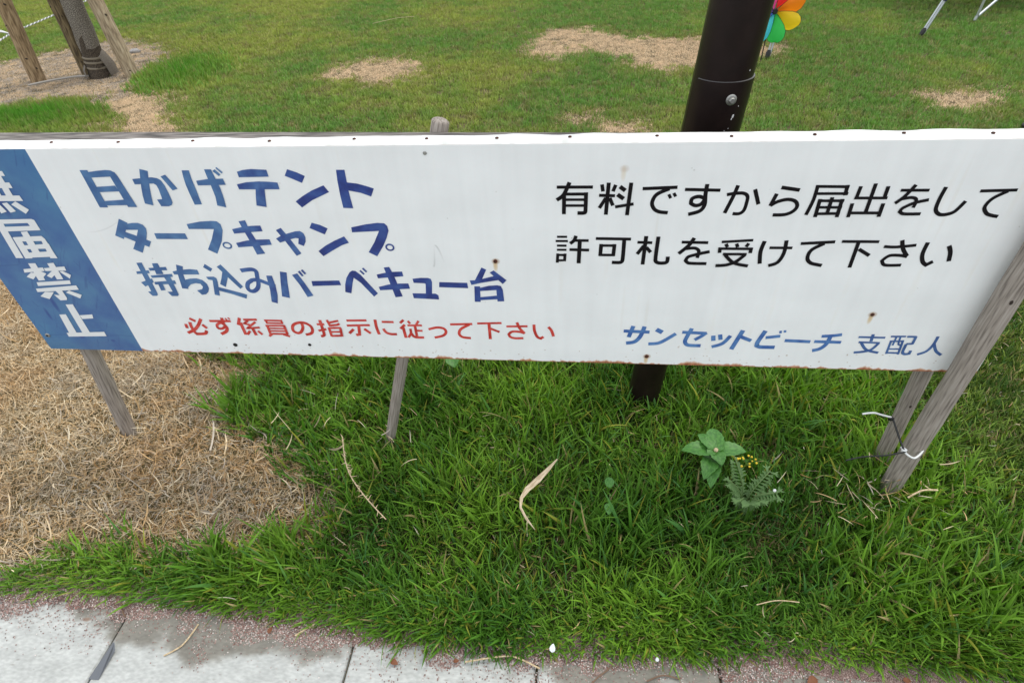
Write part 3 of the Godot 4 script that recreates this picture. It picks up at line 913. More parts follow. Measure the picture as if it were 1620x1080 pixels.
func notice_board() -> void:
	var b := thing("notice_board", "long white notice board with blue, red and black hand-painted lettering and a blue left end", "notice board", BOARD_AT, TURN)
	var long := 2.548
	# the white sheet: face with a slight buckle and a top flange folded back over the rail, its rear edge wavy
	var st := begin()
	st.set_smooth_group(1)
	var nx := 120
	var ny := 24
	var px := func(i: int, y: float) -> float:
		var x0 := 0.2905 + 0.0065 * y / 0.6
		return lerpf(x0, long, float(i) / nx)
	var pz := func(x: float, y: float) -> float:
		var hold := minf(1.0, minf(y, 0.6 - y) / 0.05)
		return 0.0006 * hold * wobble.get_noise_2d(x * 2.4, y * 3.5 + 7.0)
	for i in nx:
		for j in ny:
			var y0 := 0.6 * j / ny
			var y1 := 0.6 * (j + 1) / ny
			var c := []
			for q in [[i, y0], [i, y1], [i + 1, y1], [i + 1, y0]]:
				var x: float = px.call(q[0], q[1])
				c.append(Vector3(x, q[1], pz.call(x, q[1])))
			quad(st, c[0], c[1], c[2], c[3], Vector2(c[0].x / 2.6, 1 - y0 / 0.6), Vector2(c[1].x / 2.6, 1 - y1 / 0.6), Vector2(c[2].x / 2.6, 1 - y1 / 0.6), Vector2(c[3].x / 2.6, 1 - y0 / 0.6))
	st.generate_normals()
	part("white_panel", st.commit(), M.white_sheet, b)
	st = begin()
	var fl := 150
	for i in fl:
		var x0 := 0.0 + long * i / fl
		var x1 := 0.0 + long * (i + 1) / fl
		var d := func(x: float) -> float:
			return 0.043 + 0.0022 * sin(x * 37.0) * sin(x * 9.1 + 1.0) + 0.003 * wobble.get_noise_1d(x * 9.0)
		var e0 := 0.6 + 0.0009 * sin(x0 * 37.0)
		var e1 := 0.6 + 0.0009 * sin(x1 * 37.0)
		var a: float = d.call(x0)
		var c: float = d.call(x1)
		st.set_smooth_group(1)
		quad(st, Vector3(x0, 0.6, 0.0), Vector3(x0, 0.6035, -0.004), Vector3(x1, 0.6035, -0.004), Vector3(x1, 0.6, 0.0))
		quad(st, Vector3(x0, 0.6035, -0.004), Vector3(x0, e0 + 0.0035, -a), Vector3(x1, e1 + 0.0035, -c), Vector3(x1, 0.6035, -0.004))
	st.generate_normals()
	part("top_flange", st.commit(), M.lip_sheet, b)
	# the blue end: its own sheet
	st = begin()
	for j in 12:
		var y0 := 0.6 * j / 12.0
		var y1 := 0.6 * (j + 1) / 12.0
		var xa := 0.2905 + 0.0065 * y0 / 0.6
		var xb := 0.2905 + 0.0065 * y1 / 0.6
		quad(st, Vector3(0, y0, 0), Vector3(0, y1, 0), Vector3(xb, y1, 0), Vector3(xa, y0, 0), Vector2(0, 1 - y0 / 0.6), Vector2(0, 1 - y1 / 0.6), Vector2(1, 1 - y1 / 0.6), Vector2(1, 1 - y0 / 0.6))
	quad(st, Vector3(0, 0, -0.006), Vector3(0, 0.6, -0.006), Vector3(0, 0.6, 0), Vector3(0, 0, 0))
	st.generate_normals()
	tag(part("blue_panel", st.commit(), M.blue_sheet, b), "faded blue end panel with white characters", "")
	# timber behind
	st = begin()
	var rail := [[0.0, -0.104], [0.5, -0.095], [1.0, -0.078], [1.65, -0.054], [long, -0.047]]
	for i in rail.size() - 1:
		var xa: float = rail[i][0]
		var xb: float = rail[i + 1][0]
		var za: float = rail[i][1]
		var zb: float = rail[i + 1][1]
		st.set_smooth_group(-1)
		quad(st, Vector3(xa, 0.6005, -0.005), Vector3(xa, 0.6005, za), Vector3(xb, 0.6005, zb), Vector3(xb, 0.6005, -0.005), Vector2(0.0, xa), Vector2(absf(za), xa), Vector2(absf(zb), xb), Vector2(0.0, xb))
		quad(st, Vector3(xb, 0.54, zb), Vector3(xb, 0.6005, zb), Vector3(xa, 0.6005, za), Vector3(xa, 0.54, za), Vector2(0.2, xb), Vector2(0.26, xb), Vector2(0.26, xa), Vector2(0.2, xa))
		quad(st, Vector3(xa, 0.54, za), Vector3(xa, 0.54, -0.005), Vector3(xb, 0.54, -0.005), Vector3(xb, 0.54, zb), Vector2(0.3, xa), Vector2(0.33, xa), Vector2(0.33, xb), Vector2(0.3, xb))
	quad(st, Vector3(0, 0.54, -0.104), Vector3(0, 0.6005, -0.104), Vector3(0, 0.6005, -0.005), Vector3(0, 0.54, -0.005))
	quad(st, Vector3(long, 0.54, -0.005), Vector3(long, 0.6005, -0.005), Vector3(long, 0.6005, -0.047), Vector3(long, 0.54, -0.047))
	st.generate_normals()
	part("top_rail", st.commit(), M.dark_rail, b)
	part("bottom_rail", box_mesh(Vector3(0.004, 0.004, -0.034), Vector3(long - 0.004, 0.05, -0.003), 0.002), M.dark_rail, b)
	part("backing_board", box_mesh(Vector3(0.004, 0.052, -0.012), Vector3(long - 0.004, 0.538, -0.003), 0.001), M.dark_rail, b)
	var nail := disc_mesh(0.0037, 0.0018, 9)
	for x in [0.10, 0.345, 0.509, 0.685, 0.865, 1.053, 1.212, 1.362, 1.514, 1.691, 1.837, 1.998, 2.166, 2.326, 2.46]:
		part("nail", nail, M.rusty_nail, b, Transform3D(Basis(Vector3.RIGHT, rnd(-0.3, 0.3)), Vector3(x, 0.6045, -0.022 + rnd(-0.004, 0.004))))
	var face := Basis(Vector3.RIGHT, PI / 2)
	part("screw", disc_mesh(0.007, 0.0016, 12), M.zinc, b, Transform3D(face, Vector3(0.021, 0.052, 0.001)))
	part("screw_socket", disc_mesh(0.0028, 0.0022, 8), M.hole, b, Transform3D(face, Vector3(0.021, 0.052, 0.0025)))
	part("screw", disc_mesh(0.0042, 0.0016, 10), M.zinc, b, Transform3D(face, Vector3(1.21, 0.583, 0.001)))
	for p in [[1.343, 0.317, 0.0052], [2.24, 0.178, 0.0046], [1.726, 0.028, 0.0055], [0.586, 0.033, 0.0062], [0.806, 0.040, 0.0046]]:
		part("nail_hole", disc_mesh(p[2], 0.0008, 10), M.hole if p[0] < 1.0 else M.rusty_nail, b, Transform3D(face, Vector3(p[0], p[1], 0.0014)))
	for row in LETTERS:
		var col: String = row[0]
		var me := letter_mesh(row[1])
		var mid := me.get_aabb().get_center().x
		if col == "b" and mid > 0.70:
			col = "d" if mid > 0.90 + rnd(-0.04, 0.04) else "m"
		part("letter", me, M["paint_" + col], b, Transform3D(Basis(), Vector3(0, 0, 0.00035)))


func on_board(p: Vector3) -> Vector3:
	return BOARD_AT + Basis(Vector3.UP, TURN) * p


func stakes() -> void:
	# round weathered stakes, given in board axes: foot, a second point, radii
	var list := [
		["wooden_stake", "grey round wooden stake under the blue left end of the notice board", Vector3(-0.036, -0.49, -0.078), Vector3(0.120, 0.552, -0.086), 0.024, 0.0255, false],
		["wooden_stake", "thin grey stake whose cut top stands above the board's upper edge", Vector3(0.928, -0.44, -0.068), Vector3(1.231, 0.617, -0.090), 0.0160, 0.0200, true],
		["wooden_stake", "grey stake tied behind the board's right end, mostly hidden by the front stake", Vector3(2.489, -0.485, -0.062), Vector3(2.460, 0.59, -0.085), 0.0215, 0.0215, false],
		["wooden_stake", "long grey squared stake standing in front of the board's right end", Vector3(2.466, -0.49, 0.050), Vector3(2.496, 0.90, 0.024), 0.0265, 0.027, false]]
	for s in list:
		var foot := on_board(s[2])
		var top := on_board(s[3])
		var o := thing(s[0], s[1], "stake", foot, 0.0, "wooden stakes that hold up the notice board")
		var d := (top - foot)
		var n := 22
		var pts := between(d * -0.09, d, n)
		var rr := radii(s[4], s[5], n)
		var sides := 16
		if s[6]:
			pts.append(d + d.normalized() * 0.003)
			rr.append(s[5] * 0.82)
		part("post", tube_mesh(pts, rr, sides, 0.10), M.grey_wood, o)
		var k := 0
		while k < 3:
			var t := rnd(0.12, 0.9)
			var a := rnd(-0.2, 2.6)
			var r := lerpf(s[4], s[5], t) * 0.985
			var at := d * t + Vector3(cos(a), 0, sin(a)) * r
			var turn := Basis(Vector3.UP, -a + PI / 2) * Basis(Vector3.RIGHT, PI / 2)
			part("knot", disc_mesh(rnd(0.003, 0.0055), 0.0008, 9), M.knot, o, Transform3D(turn.scaled_local(Vector3(0.8, 1, 1.5)), at))
			k += 1
	# the two ties round the right-hand pair
	var w := tag(part("cable_tie", cable([Vector3(1.078, 0.226, -0.968), Vector3(1.060, 0.223, -0.960), Vector3(1.040, 0.233, -0.966), Vector3(1.030, 0.243, -0.985)], 0.0028), M.tie_white, self), "white plastic tie looped round the front stake, its head at the joint", "cable tie")
	part("tie_head", box_mesh(Vector3(-0.006, -0.005, -0.005), Vector3(0.006, 0.005, 0.005), 0.0015), M.tie_white, w, Transform3D(Basis(Vector3.UP, 0.4), Vector3(1.032, 0.243, -0.972)))
	part("tie_tail", cable([Vector3(1.078, 0.226, -0.968), Vector3(1.092, 0.233, -0.980), Vector3(1.098, 0.245, -1.000)], 0.0028), M.tie_white, w)
	var k2 := tag(part("cable_tie", cable([Vector3(1.030, 0.243, -0.966), Vector3(1.027, 0.262, -1.0), Vector3(1.026, 0.278, -1.03), Vector3(1.026, 0.288, -1.05)], 0.0026), M.tie_black, self), "black plastic tie running up the hidden stake with a long loose tail", "cable tie")
	part("tie_tail", cable([Vector3(1.032, 0.244, -0.966), Vector3(0.99, 0.222, -0.975), Vector3(0.95, 0.195, -0.995), Vector3(0.915, 0.170, -1.005)], 0.0022), M.tie_black, k2)
	part("tie_head", box_mesh(Vector3(-0.006, -0.005, -0.005), Vector3(0.006, 0.005, 0.005), 0.0015), M.tie_black, k2, Transform3D(Basis(Vector3.UP, 0.2), Vector3(1.022, 0.286, -1.048)))
	tag(part("cable_tie", cable([Vector3(1.022, 0.289, -1.050), Vector3(0.99, 0.302, -1.05), Vector3(0.965, 0.312, -1.05), Vector3(0.936, 0.310, -1.05)], 0.0026), M.tie_white, self), "white plastic tie end sticking out left from the hidden stake", "cable tie")


func cable(p: Array, r: float) -> ArrayMesh:
	var c := Curve3D.new()
	for i in p.size():
		var t: Vector3 = (p[mini(i + 1, p.size() - 1)] - p[maxi(i - 1, 0)]) / 6.0
		c.add_point(p[i], -t, t)
	var pts := []
	var n := 14
	for i in n + 1:
		pts.append(c.sample_baked(c.get_baked_length() * i / n, true))
	return tube_mesh(pts, radii(r, r, n), 7)


# ---------------------------------------------------------------- lamp post

func lamp_post() -> void:
	var foot := Vector3(0.449, 0, -1.44)
	var lean := Vector3(0.078, 1.0, 0.0)
	var o := thing("lamp_post", "dark brown round steel post with a bolted sleeve behind the notice board", "post", foot)
	part("lower_tube", tube_mesh(between(lean * -0.1, lean * 0.86, 6), radii(0.0535, 0.0535, 6), 40), M.pole_paint, o)
	part("upper_tube", tube_mesh(between(lean * 0.80, lean * 3.6, 8), radii(0.0680, 0.0660, 8), 48), M.pole_paint, o)
	# the sleeve: a half shell whose upper edge dips at the front
	var st := begin()
	var n := 36
	var rows := 10
	var grid := []
	for j in rows + 1:
		var row := []
		for i in n + 1:
			var f := float(i) / n
			var a := lerpf(-1.72, 1.72, f) + 0.30
			var top := 1.095 - 0.0 * cos(a)
			var corner := clampf((absf(f - 0.5) - 0.44) / 0.06, 0.0, 1.0)
			top -= 0.02 * corner * corner
			var h := lerpf(0.80, top, float(j) / rows)
			row.append(lean * h + Vector3(sin(a), 0, cos(a)) * (0.0716 if j < rows else 0.0711))
		grid.append(row)
	st.set_smooth_group(1)
	for j in rows:
		for i in n:
			quad(st, grid[j][i], grid[j + 1][i], grid[j + 1][i + 1], grid[j][i + 1])
	st.generate_normals()
	var sl := part("sleeve", st.commit(), M.pole_paint, o)
	st = begin()
	for i in n:
		var p0: Vector3 = grid[rows][i]
		var p1: Vector3 = grid[rows][i + 1]
		var c0 := lean * p0.y
		var c1 := lean * p1.y
		quad(st, p0, c0 + (p0 - c0) * 0.94 + Vector3(0, 0.001, 0), c1 + (p1 - c1) * 0.94 + Vector3(0, 0.001, 0), p1)
	st.generate_normals()
	part("sleeve_rim", st.commit(), M.pole_edge, sl)
	var dir := Vector3(0.02, -0.03, 1.0).normalized()
	var at := lean * 1.057 + Vector3(0.006, 0, 0.0716)
	var turn := Basis(Quaternion(Vector3.UP, dir))
	var bo := part("bolt", disc_mesh(0.0125, 0.0018, 24), M.zinc, o, Transform3D(turn, at))
	st = begin()
	tube(st, [Vector3(0, 0, 0), Vector3(0, 0.0065, 0), Vector3(0, 0.008, 0)], [0.0074, 0.0074, 0.006], 6)
	st.generate_normals()
	part("bolt_head", st.commit(), M.zinc, bo, Transform3D(Basis(), Vector3(0, 0.001, 0)))
	for c in [[1.018, 0.30, 0.0032], [1.012, 0.27, 0.0018], [0.985, 0.12, 0.0010], [0.99, 0.24, 0.0009], [0.978, 0.20, 0.0008], [0.975, 0.30, 0.0009], [1.04, 0.42, 0.0010], [1.115, 0.58, 0.0013]]:
		var a: float = c[1]
		var nrm := Vector3(sin(a), 0, cos(a))
		var rr := 0.0718 if c[0] < 1.09 else 0.0679
		part("paint_chip", disc_mesh(c[2], 0.0003, 7), M.white_chip, o, Transform3D(Basis(Quaternion(Vector3.UP, nrm)) * Basis().scaled(Vector3(0.8, 1, 1.5)), lean * c[0] + nrm * rr))


# ---------------------------------------------------------------- tree with its stakes

func tree_and_props() -> void:
	var o := thing("young_tree", "young tree trunk wrapped in grey burlap between three wooden props", "tree", Vector3(-3.905, 0, -6.27))
	var up := Vector3(0.055, 0.66, 0).normalized()
	part("trunk", tube_mesh([Vector3(0, -0.1, 0), up * 0.02, up * 0.1, up * 0.22, up * 0.4], [0.11, 0.098, 0.092, 0.088, 0.085], 20, 0.12), M.bark, o)
	var pts := between(up * 0.19, up * 2.6, 20)
	var rr := radii(0.092, 0.065, 20)
	rr[0] = 0.082
	var wrap := part("burlap_wrap", tube_mesh(pts, rr, 20, 0.16), M.burlap, o)
	for h in [0.075, 0.125, 0.165]:
		part("trunk_ring", tube_mesh([up * h, up * (h + 0.010), up * (h + 0.018)], [0.094, 0.0995, 0.094], 20, 0.03), M.bark_band, o)
	var st := begin()
	strip(st, [Vector3(0.085, 0.26, 0.0), Vector3(0.115, 0.2, 0.01), Vector3(0.15, 0.1, 0.0), Vector3(0.15, 0.005, -0.01)], [0.03, 0.05, 0.055, 0.05], Vector3(0.4, 0, -1), 0.25)
	st.generate_normals()
	part("loose_flap", st.commit(), M.burlap, wrap)
	st = begin()
	strip(st, [Vector3(-0.07, 0.12, 0.07), Vector3(-0.10, 0.07, 0.08), Vector3(-0.10, -0.005, 0.085)], [0.02, 0.03, 0.03], Vector3(0.7, 0, 0.7), 0.25)
	st.generate_normals()
	part("loose_flap", st.commit(), M.burlap, wrap)
	var kinds := [
		["tan wooden prop at the far left of the wrapped tree", Vector3(-4.485, 0, -6.21), Vector3(0.063, 0.689, 0), 0.068, "tan_wood"],
		["dark weathered wooden prop just left of the wrapped trunk", Vector3(-4.045, 0, -6.33), Vector3(-0.004, 0.655, -0.02), 0.064, "dull_wood"],
		["pale wooden prop with cracks right of the wrapped trunk", Vector3(-3.577, 0, -6.24), Vector3(-0.05, 0.642, -0.01), 0.068, "pale_wood"]]
	for k in kinds:
		var p := thing("tree_prop", k[0], "prop", k[1], 0.0, "wooden props round the young tree")
		var d: Vector3 = k[2].normalized()
		part("log", tube_mesh(between(d * -0.12, d * 2.1, 18), radii(k[3], k[3] * 0.93, 18), 18, 0.07), M[k[4]], p)
		for i in 4:
			var h := 0.07 + i * 0.2 + rnd(-0.07, 0.07)
			var a := rnd(0.3, 2.4)
			var nrm := Vector3(cos(a), 0, sin(a))
			part("knot", disc_mesh(rnd(0.004, 0.0095), 0.002, 9), M.knot, p, Transform3D(Basis(Quaternion(Vector3.UP, nrm)) * Basis().scaled(Vector3(1.4, 1, 0.9)), d * h + nrm * k[3] * 0.985))
	var s := tag(part("stone", lump(0.055, 31), M.stone, self, Transform3D(Basis().scaled(Vector3(1.1, 0.5, 0.8)), Vector3(-3.99, 0.0, -7.2))), "pale flat stone in the dry litter behind the right prop", "stone")
	s.name = "stone"
	tag(part("fallen_stick", cable([Vector3(-4.42, 0.03, -5.95), Vector3(-4.25, 0.035, -6.06), Vector3(-4.1, 0.03, -6.16), Vector3(-3.98, 0.02, -6.2)], 0.009), M.stick, self), "grey fallen stick lying on the mulch before the props", "stick")
	tag(part("fallen_stick", cable([Vector3(-1.42, 0.03, -7.75), Vector3(-1.15, 0.035, -7.95), Vector3(-0.95, 0.03, -8.0)], 0.0022), M.dead_pale, self), "thin pale straw stalk lying on the far lawn", "stick")


func lump(r: float, sd: int) -> ArrayMesh:
	var sp := SphereMesh.new()
	sp.radius = r
	sp.height = r * 2
	sp.radial_segments = 14
	sp.rings = 8
	var arr := sp.get_mesh_arrays()
	var v: PackedVector3Array = arr[Mesh.ARRAY_VERTEX]
	for i in v.size():
		v[i] *= 1.0 + 0.25 * wobble.get_noise_3d(v[i].x / r + sd, v[i].y / r, v[i].z / r)
	arr[Mesh.ARRAY_VERTEX] = v
	var me := ArrayMesh.new()
	me.add_surface_from_arrays(Mesh.PRIMITIVE_TRIANGLES, arr)
	var st := SurfaceTool.new()
	st.create_from(me, 0)
	st.generate_normals()
	return st.commit()


func rope() -> void:
	var o := thing("boundary_rope", "white twisted rope strung low over the lawn behind the tree props", "rope", Vector3.ZERO)
	var path := [Vector3(-5.60, 0.05, -6.2), Vector3(-5.82, 0.06, -7.6), Vector3(-5.97, 0.07, -8.25), Vector3(-6.03, 0.07, -9.2), Vector3(-6.14, 0.07, -10.4), Vector3(-6.4, 0.07, -13.0)]
	var c := Curve3D.new()
	for p in path:
		c.add_point(p)
	var len := c.get_baked_length()
	for s in 2:
		var pts := []
		var n := 620
		for i in n + 1:
			var t := len * i / n
			var a := t / 0.09 * TAU + s * PI
			pts.append(c.sample_baked(t, true) + Vector3(cos(a) * 0.0055, sin(a) * 0.0055, 0))
		part("strand", tube_mesh(pts, radii(0.0058, 0.0058, n), 6), M.rope_white if s == 0 else M.rope_dark, o)
	for k in 3:
		part("knot", cable([Vector3(-5.95 + rnd(-0.05, 0.05), 0.06, -8.2), Vector3(-6.02, 0.12, -8.12 + rnd(-0.05, 0.05)), Vector3(-6.08 + rnd(-0.04, 0.04), 0.10, -8.02), Vector3(-5.98, 0.05, -8.0)], 0.009), M.rope_white, o)


# ---------------------------------------------------------------- camping things at the back

func double_leg(o: Node3D, foot: Vector3, top: Vector3, gap := 0.026, r := 0.0085) -> void:
	var d := (top - foot).normalized()
	var side := d.cross(Vector3(0.3, 0, 1)).normalized() * gap * 0.5
	var leg := part("leg", tube_mesh(between(foot + side + d * 0.01, top + side, 2), radii(r, r, 2), 10), M.alu, o)
	part("leg", tube_mesh(between(foot - side + d * 0.03, foot - side + d * 0.30, 2), radii(r * 0.8, r * 0.8, 2), 10), M.alu, o)
	part("foot", tube_mesh([foot - side * 0.6 - d * 0.01, foot - side * 0.6 + d * 0.03, foot - side * 0.6 + d * 0.055], [0.018, 0.022, 0.014], 12), M.black_plastic, leg)


func camp_things() -> void:
	var o := thing("folding_chair", "low folding lounge chair with aluminium tube legs at the far right", "chair", Vector3.ZERO)
	var a := Vector3(4.044, 0.01, -5.95)
	double_leg(o, a, a + Vector3(0.30, 0.80, -0.05), 0.03, 0.0105)
	part("sleeve", tube_mesh([a + Vector3(0.102, 0.272, -0.017), a + Vector3(0.30, 0.80, -0.05)], [0.024, 0.024], 12), M.navy_cloth, o)
	var b := Vector3(4.84, 0.01, -6.39)
	part("leg", tube_mesh(between(b, b + Vector3(0.03, 0.75, 0), 2), radii(0.012, 0.012, 2), 10), M.alu, o)
	part("leg", tube_mesh(between(b + Vector3(0.01, 0.03, 0), b + Vector3(0.90, 0.58, -0.4), 2), radii(0.014, 0.014, 2), 10), M.alu, o)
	part("foot", tube_mesh([b + Vector3(-0.005, -0.012, 0), b + Vector3(0.0, 0.03, 0)], [0.016, 0.014], 10), M.alu, o)
	for p in [Vector3(5.75, 0.0, -6.75), Vector3(4.95, 0.0, -8.1)]:
		part("leg", tube_mesh(between(p, p + Vector3(-0.05, 0.7, 0.05), 2), radii(0.012, 0.012, 2), 10), M.alu, o)
	# dark sling cloth, sagging between the frame tubes
	var st := begin()
	st.set_smooth_group(1)
	var at := func(u: float, v: float) -> Vector3:
		var q: Vector3 = Vector3(4.55, 0.62, -6.55).lerp(Vector3(5.95, 0.42, -6.75), u).lerp(Vector3(4.75, 0.9, -8.2).lerp(Vector3(6.1, 0.7, -8.0), u), v)
		q.y -= 0.42 * sin(u * PI) * sin((0.15 + 0.7 * v) * PI)
		return q
	for i in 12:
		for j in 12:
			quad(st, at.call(i / 12.0, j / 12.0), at.call(i / 12.0, (j + 1) / 12.0), at.call((i + 1) / 12.0, (j + 1) / 12.0), at.call((i + 1) / 12.0, j / 12.0))
	st.generate_normals()
	part("seat_cloth", st.commit(), M.dark_cloth, o)
	part("seat_frame", tube_mesh(between(at.call(0.0, 0.0), at.call(1.0, 0.0), 4), radii(0.012, 0.012, 4), 10), M.alu, o)
	part("seat_frame", tube_mesh(between(at.call(0.0, 1.0), at.call(1.0, 1.0), 4), radii(0.012, 0.012, 4), 10), M.alu, o)
	var s := thing("folding_stool", "folding stool leg with a black plastic foot behind the rainbow pinwheel", "stool", Vector3.ZERO)
	double_leg(s, Vector3(2.425, 0.01, -5.52), Vector3(2.53, 0.62, -5.62), 0.028, 0.0085)
	for p in [Vector3(2.20, 0.0, -5.75), Vector3(2.18, 0.0, -6.1), Vector3(2.38, 0.0, -6.1)]:
		part("leg", tube_mesh(between(p, Vector3(2.38, 0.62, -5.9).lerp(p + Vector3(0, 0.62, 0), 0.8), 2), radii(0.009, 0.009, 2), 8), M.alu, s)
	part("seat_cloth", box_mesh(Vector3(2.2, 0.60, -6.15), Vector3(2.52, 0.625, -5.62), 0.01), M.navy_cloth, s)
	tag(part("black_bag", lump(0.09, 7), M.black_plastic, self, Transform3D(Basis().scaled(Vector3(1.2, 0.5, 0.9)), Vector3(3.455, 0.02, -3.62))), "small black object lying on the lawn at the right edge, above the board", "bag")


func pinwheel() -> void:
	var hub := Vector3(2.325, 0.405, -5.38)
	var o := thing("pinwheel", "rainbow petal pinwheel on a thin black stick beside the dark post", "pinwheel", Vector3(2.318, 0, -5.41))
	var c := hub - o.position
	part("stick", tube_mesh(between(Vector3(0, -0.1, 0), c + Vector3(0, 0.02, -0.03), 3), radii(0.005, 0.005, 3), 8), M.black_plastic, o)
	part("hub", tube_mesh([c + Vector3(0, 0, -0.04), c + Vector3(0, 0, 0.03), c + Vector3(0, 0, 0.045)], [0.022, 0.026, 0.018], 14), M.black_plastic, o)
	var names := ["orange", "yellow", "green", "cyan", "blue", "violet", "pink", "red"]
	for k in 8:
		var a := deg_to_rad(17.0 - 45.0 * k)
		var st := begin()
		st.set_smooth_group(1)
		var dirv := Vector3(cos(a), sin(a), 0)
		var sidev := Vector3(-sin(a), cos(a), 0)
		var shape := [[0.02, 0.012], [0.07, 0.038], [0.13, 0.064], [0.18, 0.073], [0.22, 0.061], [0.245, 0.036], [0.252, 0.0]]
		var grid := []
		for s in shape:
			var row := []
			for j in 7:
				var t := (j - 3) / 3.0
				row.append(c + dirv * s[0] + sidev * s[1] * t + Vector3(0, 0, 0.02 + 0.035 * (1.0 - t * t) * s[1] / 0.08 + 0.02 * t))
			grid.append(row)
		for i in shape.size() - 1:
			for j in 6:
				quad(st, grid[i][j], grid[i][j + 1], grid[i + 1][j + 1], grid[i + 1][j])
		st.generate_normals()
		tag(part("petal", st.commit(), M["petal_" + names[k]], o), names[k] + " petal", "")
		var rim := []
		for i in shape.size():
			rim.append(grid[i][6])
		for i in range(shape.size() - 1, -1, -1):
			rim.append(grid[i][0])
		part("petal_rim", tube_mesh(rim, radii(0.0018, 0.0018, rim.size() - 1), 5), M.black_plastic, o)


# ---------------------------------------------------------------- weeds

func leaf_mesh(len: float, wide: float, droop: float, wavy: float, rise := 0.5) -> ArrayMesh:
	# an ovate leaf along +z with a toothed edge, curved downwards
	var st := begin()
	st.set_smooth_group(1)
	var n := 12
	var m := 6
	var grid := []
	for i in n + 1:
		var t := float(i) / n
		var w := wide * pow(sin(PI * pow(t, 0.75)), 0.8) * (1.0 + wavy * (0.5 if i % 2 == 0 else -0.5)) + 0.001 * (1.0 - t)
		var row := []
		for j in m + 1:
			var s := (j - m / 2.0) / (m / 2.0)
			row.append(Vector3(s * w, len * (rise * t - droop * t * t) + 0.22 * absf(s) * w + 0.05 * wide * sin(t * 14.0 + s * 3.0) * absf(s), len * t * 0.9))
		grid.append(row)
	for i in n:
		for j in m:
			var uv := func(a: int, b: int) -> Vector2: return Vector2(float(b) / m, float(a) / n)
			quad(st, grid[i][j], grid[i + 1][j], grid[i + 1][j + 1], grid[i][j + 1], uv.call(i, j), uv.call(i + 1, j), uv.call(i + 1, j + 1), uv.call(i, j + 1))
	st.generate_normals()
	st.generate_tangents()
	return st.commit()


